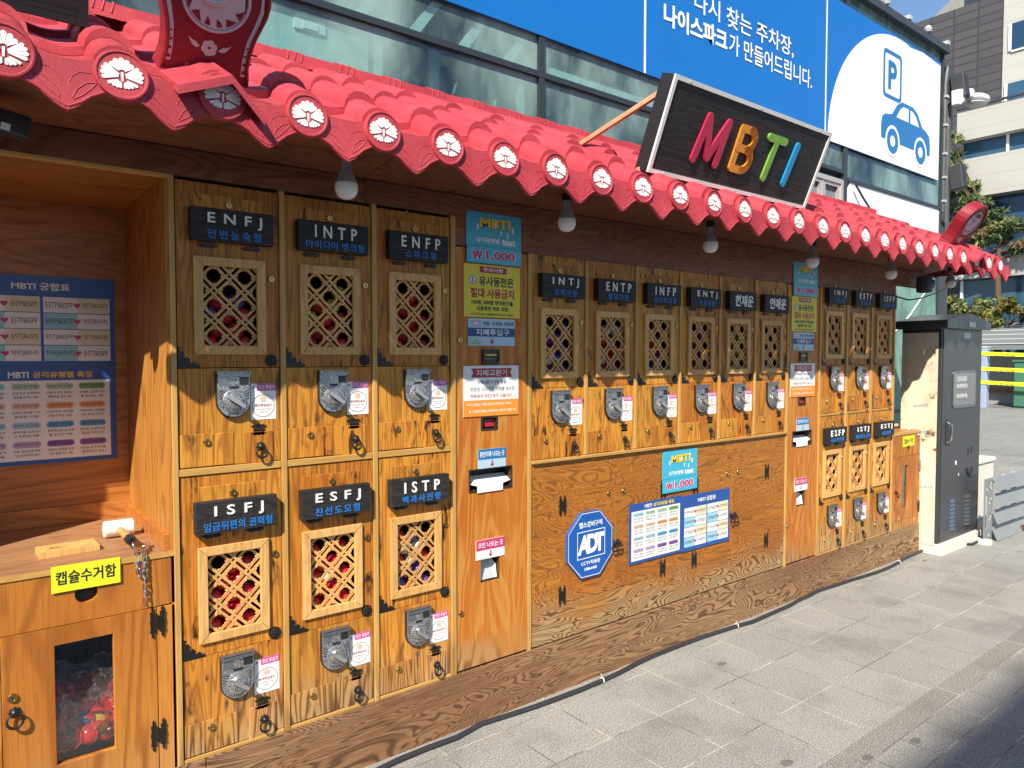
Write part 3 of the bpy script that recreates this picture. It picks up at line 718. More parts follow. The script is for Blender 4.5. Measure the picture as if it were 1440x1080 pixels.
for x in (.03, 1.0):
    q = MB('wood_pale')
    a, c = Vector((x, -.10, .34)), Vector((x - .01, .62, .04 + .14)); d = (c - a)
    q.tube([a, c], .014, n=4); q.build('strut', t)
q = MB('wood_pale'); q.box(.0, .26, .04, .06, -.005, .03); q.build('batten', t)
# second signboard further left, seen from its shaded end
t = empty('signboard', (.30, -.22, 2.42), 'plain dark signboard leaning over the roof at the top left corner', 'sign')
T2 = Matrix.Rotation(R(20), 4, 'X')
q = MB('wood_black'); q.T = T2; q.box(-1.3, -.02, .002, .06, .018, .62); q.build('board', t)
q = MB('black_plastic'); q.T = T2; q.ring((-1.32, 0, 0, .64), (-1.3, -.02, .018, .62), -.004, .075); q.build('frame', t)

# ------------------------------------------------------------ glass fronted building behind
gb = empty('glass_building', (4, .75, 0), 'glass fronted parking office behind the stall with a blue banner', 'building')
gb_o = Vector((4, .75, 0))
def G_(x): return x - 4
gl = MB('glass_teal'); fr = MB('frame_dark')
Yg = 0.0
cols = [-3.0, -1.2, .85, 2.70, 4.5, 6.20]
for i in range(len(cols) - 1):
    a, c = cols[i], cols[i + 1]
    p = MB('glass_teal'); p.add([(G_(a) + .02, .012, 3.19), (G_(c) - .02, .012, 3.19), (G_(c) - .02, .012, 4.75), (G_(a) + .02, .012, 4.75)], [(0, 1, 2, 3)]); p.build('glass_pane', gb)
    if i == 4: c = 5.54
    p = MB('glass_teal'); p.add([(G_(a) + .02, .012, .05), (G_(c) - .02, .012, .05), (G_(c) - .02, .012, 3.155), (G_(a) + .02, .012, 3.155)], [(0, 1, 2, 3)]); p.build('glass_pane', gb)
p = MB('glass_teal'); p.add([(G_(6.235), .012, 3.135), (G_(8.22), .012, 3.135), (G_(8.22), .012, 4.75), (G_(6.235), .012, 4.75)], [(0, 1, 2, 3)]); p.build('glass_pane', gb)
for x in cols: fr.box(G_(x) - .02, G_(x) + .02, -.01, .06, 0, 4.72)
fr.box(G_(-3), G_(6.18), -.012, .058, 3.156, 3.188); fr.box(G_(6.22), G_(8.22), -.012, .058, 3.105, 3.134)
fr.box(G_(6.215), G_(6.245), -.0095, .055, 2.4, 4.72); fr.box(G_(8.215), G_(8.245), -.011, .06, 0, 4.72)
fr.build('mullion', gb)
p = MB('panel_white'); p.box(G_(6.30), G_(8.212), .0, .02, 2.40, 3.103); p.build('white_panel', gb)
q = MB('alu'); q.ring((G_(5.52), G_(6.175), 2.35, 3.10), (G_(5.56), G_(6.135), 2.40, 3.06), -.012, .05); q.box(G_(5.83), G_(5.86), -.004, .03, 2.4, 3.06); q.ring((G_(5.56), G_(5.83), 2.401, 3.059), (G_(5.59), G_(5.80), 2.43, 3.03), .0, .03); q.ring((G_(5.86), G_(6.135), 2.401, 3.059), (G_(5.89), G_(6.105), 2.43, 3.03), .0, .03); wdw = q.build('sliding_window', gb)
q = MB('blind_grey'); q.box(G_(5.56), G_(6.13), .032, .04, 2.4, 3.06)
for k in range(18): q.box(G_(5.57 + .031 * k), G_(5.57 + .031 * k + .02), .026, .031, 2.41, 3.05)
q.build('blind', wdw)
q = MB('glass_frosted'); q.add([(G_(6.30), .01, 1.02), (G_(8.21), .01, 1.02), (G_(8.21), .01, 2.385), (G_(6.30), .01, 2.385)], [(0, 1, 2, 3)]); q.build('frosted_pane', gb)
q = MB('glass_frosted'); q.add([(G_(6.30), .012, .05), (G_(8.21), .012, .05), (G_(8.21), .012, 1.0), (G_(6.30), .012, 1.0)], [(0, 1, 2, 3)]); q.build('frosted_pane', gb)
q = MB('frame_dark'); q.box(G_(6.25), G_(8.21), -.005, .05, 1.0, 1.02); q.build('transom', gb)
q = MB('white')
for pts in ([(6.45, 1.92), (6.7, 2.02), (7.0, 1.98), (7.2, 1.93)], [(6.4, 1.60), (6.7, 1.70), (7.1, 1.72), (7.35, 1.84), (7.6, 1.83), (7.72, 1.66)], [(7.35, 1.84), (7.6, 1.98), (7.9, 2.2), (8.15, 2.3)], [(7.6, 1.83), (7.8, 1.6), (7.9, 1.4)], [(6.8, 1.34), (7.0, 1.46), (7.15, 1.3)], [(7.0, 1.46), (7.1, 1.2)]):
    q.tube([(G_(x), .004, z) for x, z in pts], .006, n=5)
q.build('crack', gb)
# inside: back wall, floor, pale beams
q = MB('inside_teal'); q.box(G_(-3), G_(6.1), 1.5, 1.55, 0, 4.7); q.build('inner_wall', gb)
q = MB('inside_dark'); q.box(G_(-3), G_(8.15), .06, 3, 4.66, 4.72); q.box(G_(6.25), G_(8.15), .3, .35, 0, 4.66); q.box(G_(-3), G_(6.1), .1, 1.5, 2.28, 2.34); q.box(G_(-3.05), G_(-3), .05, 3, 0, 4.7); q.build('ceiling', gb)
q = MB('inside_pale')
for x in (-1.0, .35, 1.55, 2.1, 3.0, 4.1, 5.2):
    q.box(G_(x), G_(x) + .07, .25, .32, 2.34, 4.66)
for x in (.2, 1.2, 2.2, 3.2, 4.2, 5.2): q.prism([(G_(x), 3.25), (G_(x) + .10, 3.25), (G_(x) + 1.1, 4.3), (G_(x) + 1.0, 4.3)], .5, .56)
q.box(G_(-3), G_(6.1), .35, .42, 2.62, 2.70); q.box(G_(-3), G_(6.1), .9, .95, 3.02, 3.10); q.box(G_(2.0), G_(2.6), .5, 1.2, 2.5, 3.0)
q.box(G_(3.0), G_(3.5), .6, 1.2, 3.2, 3.33)
for k in range(7): q.box(G_(1.7 + .16 * k), G_(1.7 + .16 * k) + .03, .4, 1.4, 3.3, 3.36)
q.build('steel_frame', gb)
q = MB('inside_pale')
q.box(G_(.95), G_(1.62), .03, .05, 2.45, 3.12); q.build('inner_board', gb)
q = MB('inside_pale'); q.box(G_(1.66), G_(1.70), .03, .05, 2.4, 3.14); q.box(G_(1.9), G_(2.62), .03, .05, 2.72, 2.79); q.box(G_(2.75), G_(3.7), .03, .045, 2.78, 2.84); q.box(G_(1.9), G_(2.62), .03, .05, 2.52, 2.58); q.box(G_(2.56), G_(2.60), .03, .05, 2.8, 3.14); q.build('inner_rail', gb)
q = MB('inside_pale')
for x in (1.55, 1.85, 2.15, 2.45): q.prism([(G_(x), 3.20), (G_(x) + .06, 3.20), (G_(x) + .20, 3.39), (G_(x) + .14, 3.39)], .03, .05)
q.box(G_(2.8), G_(3.9), .03, .05, 3.19, 3.25); q.build('inner_brace', gb)
q = MB('inside_dark'); q.box(G_(.9), G_(1.5), .3, .9, 2.34, 3.0); q.box(G_(3.5), G_(4.2), .4, .9, 2.4, 2.95); q.build('locker', gb)
q = MB('white'); q.box(G_(1.25), G_(1.40), .02, .03, 3.045, 3.09); q.box(G_(1.29), G_(1.36), .014, .02, 3.052, 3.083); q.build('notice_plate', gb)
# roof edge
q = MB('column_grey'); q.box(G_(-3.1), G_(8.28), -.05, 3.2, 4.722, 4.79); q.build('roof_edge', gb)
q = MB('light_grey_metal')
for k in range(9): q.lathe([(.03, 0), (.04, .03), (.02, .06)], (G_(4.6 + .45 * k), -.04, 4.80), 'z', n=8) if k % 2 else q.box(G_(4.6 + .45 * k), G_(4.66 + .45 * k), -.055, .0, 4.801, 4.84)
q.build('roof_fitting', gb)
q = MB('column_grey'); q.box(G_(8.27), G_(8.60), .045, .5, 0, 4.70); q.build('corner_column', gb)
q = MB('pvc_grey')
q.tube([(G_(8.36), .02, 3.1), (G_(8.36), .02, 4.45), (G_(8.40), .02, 4.62), (G_(8.46), .05, 4.66), (G_(8.47), .1, 4.74)], .022, n=8); q.tube([(G_(8.52), .05, 2.9), (G_(8.52), .05, 4.3)], .03, n=8)
q.tube([(G_(8.36), .02, 3.1), (G_(8.38), .03, 3.02), (G_(8.46), .04, 2.98)], .02, n=8); q.build('conduit', gb)
for z in (3.2, 3.45, 3.7, 4.0, 4.3): q = MB('light_grey_metal'); q.box(G_(8.33), G_(8.39), -.008, .04, z, z + .025); q.build('clip', gb)
def boxspk(z, label):
    t = empty('column_speaker', (8.56, .77, z), label, 'speaker')
    q = MB('column_grey'); q.T = Matrix.Rotation(R(-8), 4, 'X'); q.box(-.06, .06, -.13, .0, -.13, .13); q.build('housing', t, bevel=.008)
    q = MB('black_plastic'); q.T = Matrix.Rotation(R(-8), 4, 'X'); q.box(-.05, .05, -.136, -.131, -.115, .115); q.build('grille', t)
    q = MB('black_plastic'); q.box(-.03, .03, .0, .08, -.02, .02); q.build('bracket', t)
boxspk(4.43, 'upper dark wall speaker on the building corner by the white lamp')
boxspk(3.47, 'lower dark wall speaker on the building corner above the roof end')
t = empty('wall_lamp', (8.40, .70, 4.34), 'white arm lamp sticking out from the building corner', 'lamp')
q = MB('white'); q.T = Matrix.Rotation(R(-6), 4, 'Y'); q.prism([(0, -.12), (.03, -.13), (.25, -.02), (.42, .0), (.42, .07), (.38, .085), (0, .03)], -.05, .03); q.build('arm', t, bevel=.006)
q = MB('white_gloss'); q.T = Matrix.Rotation(R(-6), 4, 'Y'); q.sphere((.60, -.01, .0), .2, sc3=(1.15, .55, .32)); q.build('head', t)
q = MB('light_grey_metal'); q.T = Matrix.Rotation(R(-6), 4, 'Y'); q.sphere((.58, -.01, -.045), .17, sc3=(1.1, .55, .26)); q.build('lens', t)
tag(MB('cable_black').tube([(6.33, .71, 3.08), (6.45, .70, 2.98), (6.72, .69, 2.80), (7.0, .67, 2.62), (7.12, .66, 2.55)], .010, n=6).build('hanging_cable'), 'loose black cable hanging across the white panel above the roof', 'cable')
# ------------------------------------------------------------ blue parking banner
bn = empty('banner', (4, .735, 0), 'huge blue parking advertisement banner with white lettering', 'banner')
q = MB('banner_blue')
for a, c in ((-1.1, 1.35), (1.354, 3.568), (3.572, 5.838), (5.842, 8.13)): q.box(G_(a), G_(c), 0, .012, 3.39, 4.60)
q.build('sheet', bn)
q = MB('banner_white')
P2 = [(G_(5.88), 3.392), (G_(8.128), 3.392), (G_(8.128), 4.565), (G_(7.7), 4.592)] + [(G_(7.2 + 1.32 * math.cos(R(a))), 3.40 + 1.185 * math.sin(R(a))) for a in range(80, 181, 5)]
q.prism(P2, -.003, -.001); q.build('white_field', bn)
for x in (1.352, 3.570, 5.840): q = MB('banner_white'); q.box(G_(x) - .008, G_(x) + .008, -.0025, -.0005, 3.39, 4.6); q.build('seam', bn)
q = MB('banner_white')
q.text('다시 찾는 주차장,', G_(4.70), 4.005, .155, w=1.26, y=-.004, bold=.01)
q.text('나이스파크', G_(4.10), 3.825, .150, w=.70, y=-.004, bold=.035)
q.text('가 만들어드립니다.', G_(5.045), 3.825, .150, w=1.14, y=-.004, bold=.01)
q.build('lettering', bn, recalc=False)
q = MB('logo_blue')
def rrect(x0, x1, z0, z1, r, n=5):
    P2 = []
    for cx, cz, a0 in ((x1 - r, z1 - r, 0), (x0 + r, z1 - r, 90), (x0 + r, z0 + r, 180), (x1 - r, z0 + r, 270)):
        P2 += [(cx + r * math.cos(R(a0 + 90 * k / n)), cz + r * math.sin(R(a0 + 90 * k / n))) for k in range(n + 1)]
    return P2
def ringpoly(q, A, B, y, m):
    n = len(A); q.add([(a, y, b_) for a, b_ in A] + [(a, y, b_) for a, b_ in B], [(i, (i + 1) % n, n + (i + 1) % n, n + i) for i in range(n)], m)
ringpoly(q, rrect(G_(6.86), G_(7.24), 3.985, 4.43, .05), rrect(G_(6.895), G_(7.205), 4.02, 4.395, .03), -.005, 'logo_blue')
q.text('P', G_(7.05), 4.205, .27, y=-.005, w=.18, bold=.035)
q.build('parking_symbol', bn, recalc=False)
q = MB('logo_blue')
body = [(6.84, 3.66), (6.87, 3.60), (7.87, 3.485), (7.90, 3.55), (7.885, 3.70), (7.86, 3.80), (7.80, 3.84), (7.70, 3.86), (7.58, 3.985), (7.48, 4.02), (7.28, 4.03), (7.18, 3.98), (7.06, 3.875), (6.92, 3.85), (6.855, 3.80)]
body = [(6.84, 3.60), (7.90, 3.60), (7.905, 3.70), (7.88, 3.79), (7.80, 3.83), (7.72, 3.845), (7.60, 3.965), (7.50, 4.005), (7.26, 4.005), (7.16, 3.96), (7.05, 3.85), (6.90, 3.825), (6.85, 3.79), (6.835, 3.70)]
q.prism([(G_(x), z) for x, z in body], -.006, -.004)
q.build('car_symbol', bn, recalc=False)
q = MB('banner_white')
for P2 in ([(7.14, 3.84), (7.22, 3.93), (7.29, 3.965), (7.40, 3.965), (7.40, 3.84)], [(7.44, 3.84), (7.44, 3.965), (7.49, 3.962), (7.57, 3.92), (7.64, 3.84)]):
    q.add([(G_(x), -.0065, z) for x, z in P2], [tuple(range(len(P2)))])
for x in (7.07, 7.68): q.disc(G_(x), 3.60, .148, -.0067)
q.build('car_window', bn, recalc=False)
for x in (7.07, 7.68): q = MB('logo_blue'); q.annulus(G_(x), 3.60, .052, .118, -.0072); q.build('car_wheel', bn, recalc=False)

# ------------------------------------------------------------ capsule machine (template, copied 17 times)
def clip(poly, x0, x1, z0, z1):
    for ax, lim, sg in ((0, x0, 1), (0, x1, -1), (1, z0, 1), (1, z1, -1)):
        out = []
        for i in range(len(poly)):
            a, b_ = poly[i - 1], poly[i]; da, db = sg * (a[ax] - lim), sg * (b_[ax] - lim)
            if (da >= 0) != (db >= 0):
                t = da / (da - db); out.append((a[0] + t * (b_[0] - a[0]), a[1] + t * (b_[1] - a[1])))
            if db >= 0: out.append(b_)
        poly = out
        if not poly: return []
    return poly
HX0, HX1, HZ0, HZ1 = .079, .25, .395, .652
def lattice_mb():
    q = MB('wood_lattice'); P_ = .098; c0 = (.1645, .5235)
    for d, (y0, y1) in ((-1, (.003, .0095)), (1, (.0065, .013))):
        for k in range(-5, 6):
            for off in (-.0081, .0081):
                e = k * P_ + off * 1.414; hw = .0037 * 1.414; Lg = .5
                a = [(c0[0] + e + d * -Lg - hw, c0[1] - Lg), (c0[0] + e + d * -Lg + hw, c0[1] - Lg), (c0[0] + e + d * Lg + hw, c0[1] + Lg), (c0[0] + e + d * Lg - hw, c0[1] + Lg)]
                a = clip(a, HX0 - .004, HX1 + .004, HZ0 - .004, HZ1 + .004)
                if len(a) > 2: q.prism(a, y0, y1)
    # saw-toothed collar round each large opening
    n = 26; hs = .0232
    for i in range(-4, 5):
        for j in range(-4, 5):
            if (i + j) % 2 == 0: continue
            ox, oz = c0[0] + i * P_ / 2, c0[1] + j * P_ / 2
            if not (HX0 - .03 < ox < HX1 + .03 and HZ0 - .03 < oz < HZ1 + .03): continue
            I_, O_ = [], []
            for k in range(n):
                t_ = 2 * math.pi * k / n; c_, s_ = math.cos(t_), math.sin(t_); ro = hs * 1.4142 / (abs(c_) + abs(s_)); ri = min(ro, .0268 if k % 2 else .0212)
                I_.append((ox + ri * c_, oz + ri * s_)); O_.append((ox + ro * c_, oz + ro * s_))
            for k in range(n):
                l = (k + 1) % n; a = clip([I_[k], I_[l], O_[l], O_[k]], HX0, HX1, HZ0, HZ1)
                if len(a) > 2: q.prism(a, .0055, .0125)
    return q
def hinge_poly(L_=.022, h=.006):
    return [(-L_, 0), (-L_ * .82, h * .55), (-L_ * .7, h * .25), (-L_ * .62, h), (-L_ * .3, h * .75), (0, h * 1.05), (L_ * .3, h * .75), (L_ * .62, h), (L_ * .7, h * .25), (L_ * .82, h * .55), (L_, 0),
            (L_ * .82, -h * .55), (L_ * .7, -h * .25), (L_ * .62, -h), (L_ * .3, -h * .8), (-L_ * .3, -h * .8), (-L_ * .62, -h), (-L_ * .7, -h * .25), (-L_ * .82, -h * .55)]
def hinge_level(cx, cz, y=-.0045):
    q = MB('black_iron')
    def hinge_poly_(): return [(a * 1.2, b_ * 1.0) for a, b_ in hinge_poly()]
    for s_ in (1, -1): q.prism([(cx + x, cz + s_ * .0125 + z * s_) for x, z in hinge_poly_()], y, y + .004)
    q.lathe([(.0035, -.018), (.0035, .018)], (cx, y, cz), 'x', n=8)
    return q
def hinge_upright(cx, cz, y=-.003, k=1.0):
    q = MB('black_iron'); hp = hinge_poly(.048 * k, .0075 * k)
    for s_ in (1, -1): q.prism([(cx + s_ * .0135 * k + z * s_, cz + x) for x, z in hp], y - .004, y)
    q.lathe([(.0045 * k, -.02 * k), (.0045 * k, .02 * k)], (cx, y - .002, cz), 'z', n=8)
    return q
def lock_mb(cx, cz, r=.0115, y=0):
    q = MB('brass')
    q.lathe([(r, 0), (r, .004), (r * .86, .0065), (r * .62, .0065), (r * .58, .0055), (r * .3, .0055), (0, .0055)], (cx, y, cz), 'y', n=16)
    q.box(cx - .0012, cx + .0012, y - .0068, y - .0056, cz - .0045, cz + .0045, 'black_iron'); return q
def ring_mb(cx, cz, r=.0155, y=-.004):
    q = MB('black_iron')
    q.lathe([(.013, 0), (.012, .003), (.007, .006), (.007, .010), (.009, .012), (.005, .016), (0, .016)], (cx, y, cz + .018), 'y', n=14)
    for k in range(8): q.sphere((cx + .0125 * math.cos(k * math.pi / 4), y - .001, cz + .018 + .0125 * math.sin(k * math.pi / 4)), .0038, n=8, k=5)
    q.tube([(cx + r * math.sin(2 * math.pi * k / 18), y - .011 - .004 * (1 - math.cos(2 * math.pi * k / 18)), cz - r * .1 + r * math.cos(2 * math.pi * k / 18)) for k in range(18)], [.0026 + .0016 * (1 - math.cos(2 * math.pi * k / 18)) / 2 for k in range(18)], n=7, closed=True)
    return q

def make_machine():
    t = empty('capsule_machine', (0, 0, 0)); Hh = .917
    q = MB('wood_dark')
    q.box(.0, .012, .021, .30, .003, Hh - .002); q.box(DW - .012, DW, .021, .30, .003, Hh - .002); q.box(.012, DW - .012, .285, .30, .003, Hh - .002)
    q.box(.012, DW - .012, .021, .285, .003, .015); q.box(.012, DW - .012, .021, .285, Hh - .014, Hh - .002); q.box(.012, DW - .012, .021, .285, .36, .372)
    q.build('body', t)
    q = MB('wood_door'); q.ring((.001, DW - .001, .3235, Hh - .001), (HX0 - .010, HX1 + .010, HZ0 - .010, HZ1 + .010), 0, .0195); d = q.build('upper_door', t, bevel=.0012)
    q = MB('wood_lattice'); q.ring((.050, .279, .366, .681), (HX0, HX1, HZ0, HZ1), -.011, .003)
    for (a, b_, c, e) in ((.050, HX0, .366, HZ0), (.279, HX1, .366, HZ0), (.050, HX0, .681, HZ1), (.279, HX1, .681, HZ1)):
        nx, nz = (e - c), -(b_ - a); ln = math.hypot(nx, nz); nx, nz = nx / ln * .0006, nz / ln * .0006
        q.add([(a - nx, -.0113, c - nz), (a + nx, -.0113, c + nz), (b_ + nx, -.0113, e + nz), (b_ - nx, -.0113, e - nz)], [(0, 1, 2, 3)], 'wood_dark')
    q.build('lattice_frame', d, bevel=.0015)
    lattice_mb().build('lattice', d)
    q = MB('wood_door'); q.box(.055, .272, -.0025, .002, .80, .879); q.build('key_hatch', d, bevel=.001)
    lock_mb(.163, .852, y=-.0025).build('lock', d); lock_mb(.301, .622).build('lock', d)
    q = MB('black_iron'); P2 = []
    for k in range(48):
        a = 2 * math.pi * k / 48; r_ = .0185 + .0032 * abs(math.cos(4 * a)); P2.append((.297 + r_ * math.cos(a), .346 + r_ * math.sin(a)))
    q.prism(P2, -.004, 0); q.lathe([(.016, 0), (.014, .003), (.008, .005), (.007, .008), (0, .009)], (.297, -.004, .346), 'y', n=16)
    for k in range(8): q.sphere((.297 + .0135 * math.cos(k * math.pi / 4), -.005, .346 + .0135 * math.sin(k * math.pi / 4)), .0042, n=8, k=5)
    q.build('rosette', d)
    q = MB('black_iron'); c = .3245
    q.prism([(x, c + z) for x, z in ((.001, 0), (.068, 0), (.066, .009), (.058, .006), (.056, .014), (.048, .018), (.042, .012), (.036, .016), (.038, .026), (.030, .033), (.023, .028), (.018, .033), (.022, .042), (.016, .052), (.009, .048), (.006, .058), (.011, .063), (.001, .068))], -.003, 0)
    q.build('corner_bracket', d)
    # plate hinges
    for x in (.095, .235): 
        q = MB('black_iron'); q.prism([(x + a * 1.25, .717 + b_) for a, b_ in hinge_poly(.024, .007)], -.010, -.0005); q.build('plate_hinge', d)
    # lower panel
    q = MB('wood_door'); q.box(.001, DW - .001, .0005, .0195, .0015, .3215); lp = q.build('lower_panel', t, bevel=.0012)
    q = MB('wood_door'); q.box(.003, .168, -.0025, .0, .004, .109); sd = q.build('small_door', t, bevel=.001)
    lock_mb(.083, .083, y=-.0025).build('lock', sd)
    q = MB('wood_door'); q.box(.206, .299, -.0035, .0, -.0045, .106); fl = q.build('prize_flap', t, bevel=.001)
    hinge_level(.252, .112, -.0035).build('hinge', fl); ring_mb(.256, .038, .0175).build('ring_pull', fl)
    # coin mechanism
    cx, cz, r_ = .168, .213, .052
    def shield(k, top=.308):
        return [(cx + k, top), (cx - k, top)] + [(cx - k * math.cos(R(a)), cz - k * math.sin(R(a))) for a in range(0, 181, 15)]
    q = MB('black_plastic'); q.T = Matrix.Diagonal((1, .62, 1, 1)); q.prism(shield(r_ + .0035, .309), -.019, .0)
    q.prism(shield(r_), -.026, -.0118, 'speckled_metal'); q.ring((cx - r_ - .002, cx + r_ + .002, .300, .311), (cx - r_ + .004, cx + r_ - .004, .303, .308), -.038, -.001, 'steel_grey')
    q.box(cx - r_ + .001, cx + r_ - .001, -.036, -.0262, .2945, .3045, 'steel_grey')
    for sg in (1, -1):
        q.box(cx + sg * .033 - .015, cx + sg * .033 + .015, -.0285, -.0262, .266, .291, 'black_plastic' if sg > 0 else 'steel_grey')
        for k in range(4):
            z0 = .252 - .009 * k; q.prism([(cx + sg * .049, z0), (cx + sg * .049, z0 - .003), (cx + sg * .030, z0 - .013), (cx + sg * .030, z0 - .010)], -.0275, -.0262, 'black_plastic')
    for k in range(5): q.box(cx - .013 + .0065 * k - .0012, cx - .013 + .0065 * k + .0012, -.0275, -.0262, .166, .180, 'black_plastic')
    q.prism([(cx - .014, .254), (cx + .014, .254), (cx + .016, .262), (cx - .016, .262)], -.029, -.0262, 'black_plastic')
    mech = q.build('coin_mechanism', t, bevel=.001)
    q = MB('speckled_metal'); q.lathe([(.038, 0), (.038, .004), (.035, .006), (.027, .006), (.025, .011), (.021, .015), (0, .016)], (cx, -.0160, .213), 'y', n=28)
    q.T = Matrix.Translation((cx, -.031, .213)) @ Matrix.Rotation(R(35), 4, 'Y')
    q.prism([(-.030, -.006), (.030, -.006), (.034, 0), (.030, .006), (-.030, .006), (-.034, 0)], -.016, .004, 'chrome')
    q.T = None; q.build('knob', mech)
    # sticker
    q = MB('white_gloss'); q.quad(.226, .312, .146, .268, -.0008); q.quad(.2262, .2478, .2435, .2675, -.0011, 'white'); q.quad(.2482, .3118, .2435, .2678, -.0012, 'ink_pink')
    q.text('코인 투입구', .280, .2555, .0145, 'white', y=-.0016, w=.056, bold=.02); q.text('←', .237, .2555, .011, 'ink_pink', y=-.0016, bold=.03)
    q.annulus(.268, .193, .0365, .0385, -.0014, 'ink_grey')
    q.text('동전투입금지', .268, .1945, .0085, 'ink_red', y=-.0014, w=.056, bold=.015); q.text('동전을 투입하지 마세요', .268, .181, .0052, 'ink_grey', y=-.0014, w=.052); q.text('고장납니다', .268, .172, .0052, 'ink_grey', y=-.0014, w=.028)
    q.prism([(.261, .207), (.275, .207), (.278, .214), (.2775, .222), (.274, .222), (.2735, .217), (.272, .2265), (.2685, .2265), (.268, .218), (.266, .227), (.2625, .226), (.2625, .217), (.260, .223), (.2575, .222), (.259, .213)], -.0016, -.0012, 'pill_peach')
    q.build('sticker', t, recalc=False)
    return t
def name_plate(parent, title, sub, h=.104):
    q = MB('wood_black'); q.box(.038, .300, -.034, -.003, .729, .729 + h); p = q.build('name_plate', parent, bevel=.0015)
    for k in range(5):
        pass
    top = .729 + h
    if title[0] in '현연':
        q = MB('white'); q.text(title, .172, .729 + h * .50, .066, y=-.0342, w=.175, bold=.025, depth=.003, shear=.12)
        q.build('lettering', p)
    else:
        q = MB('white'); q.text(title, .174, top - .036, .042, y=-.0342, w=.172 - (.014 if 'I' in title else 0), bold=.014, depth=.004, sp=1.85); q.build('lettering', p)
        n = len(sub); q = MB('ink_blue'); wd = min(.215, .042 * n) if n < 7 else .22
        q.text(sub, .172, top - .0815, .029, y=-.0342, w=min(wd, .034 * n), bold=.012, depth=.002, sp=1.35 if n < 7 else 1.05); q.build('subtitle', p)
    return p

mach = make_machine()
spec = []
U = [('ENFJ', '언변능숙형'), ('INTP', '아이디어 뱅크형'), ('ENFP', '스파크형')]
Lw = [('ISFJ', '임금뒤편의 권력형'), ('ESFJ', '친선도모형'), ('ISTP', '백과사전형')]
Md = [('INTJ', '과학자형'), ('ENTP', '발명가형'), ('INFP', '잔다르크형'), ('ENTJ', '지도자형'), ('현재운', ''), ('연애운', '')]
Ru = [('INFJ', '예언자형'), ('ESTP', '활동가형'), ('ISFP', '성인군자형')]
Rl = [('ESFP', '사교적인형'), ('ISTJ', '세상의소금형'), ('ESTJ', '사업가형')]
for i in range(3): spec.append((ULX[i], 1.192, *U[i], 'upper row of the left block', 'capsule machines of the left block'))
for i in range(3): spec.append((ULX[i], .250, *Lw[i], 'lower row of the left block', 'capsule machines of the left block'))
for i in range(6): spec.append((MLX[i], 1.088, *Md[i], 'single row above the storage doors', 'capsule machines of the middle block'))
for i in range(3): spec.append((RLX[i], 1.173, *Ru[i], 'upper row of the far right block', 'capsule machines of the right block'))
for i in range(3): spec.append((RLX[i], .245, *Rl[i], 'lower row of the far right block', 'capsule machines of the right block'))
pals = {'ENFJ': ['red', 'red', 'red', 'violet'], 'INTP': ['red', 'red', 'lime', 'red'], 'ENFP': ['red'], 'ISFJ': ['red'], 'ESFJ': ['red', 'red', 'red', 'white'], 'ISTP': ['red', 'red', 'blue', 'white', 'violet'],
        'INTJ': ['red', 'blue', 'violet', 'white'], 'ENTP': ['red', 'red', 'white'], 'INFP': ['red', 'violet'], 'ENTJ': ['red', 'violet'], '현재운': ['green', 'green', 'lime'], '연애운': ['red', 'violet']}
caps = {}
def capsule(col, x, y, z):
    if col not in caps:
        q = MB('capsule_' + col); q.sphere((0, 0, 0), .0275, n=16, k=9)
        q.lathe([(.0277, -.002), (.0277, .002)], (0, 0, 0), 'z', n=20); o = q.build('capsule'); caps[col] = o
    else:
        o = caps[col].copy(); COL.objects.link(o)
    o.location = (x, y, z); o.rotation_euler = (random.uniform(0, 3), random.uniform(0, 3), 0)
    return o
cname = {'yellow': 'yellow', 'red': 'red', 'violet': 'violet', 'lime': 'yellow green', 'white': 'white', 'blue': 'blue', 'green': 'green'}
protos = copy_tree(mach); protos_list = [mach]
for i, (x, z, ti, su, where, grp) in enumerate(spec):
    mm = mach if i == 0 else copy_tree(protos)
    mm.location = (x, 0, z)
    name_plate(mm, ti, su)
    tag(mm, f'wooden capsule machine with black {ti} name plate, {where}', 'capsule machine', grp)
    pal = pals.get(ti, ['red', 'white', 'red'])
    k = 0
    for row in range(5):
        n = 3
        for c in range(n):
            cx = .110 + .0565 * c + (.028 if row % 2 else 0)
            if cx > .245: continue
            if row >= 4 and random.random() < .45: continue
            col = random.choice(pal)
            o = capsule(col, x + cx + random.uniform(-.003, .003), .046 + random.uniform(-.001, .008), z + .400 + .048 * row)
            tag(o, f'{cname[col]} plastic capsule behind the lattice of the {ti} machine', 'capsule', f'{cname[col]} capsules inside the {ti} machine')
def kill(o):
    for ch in list(o.children): kill(ch)
    bpy.data.objects.remove(o)
kill(protos)

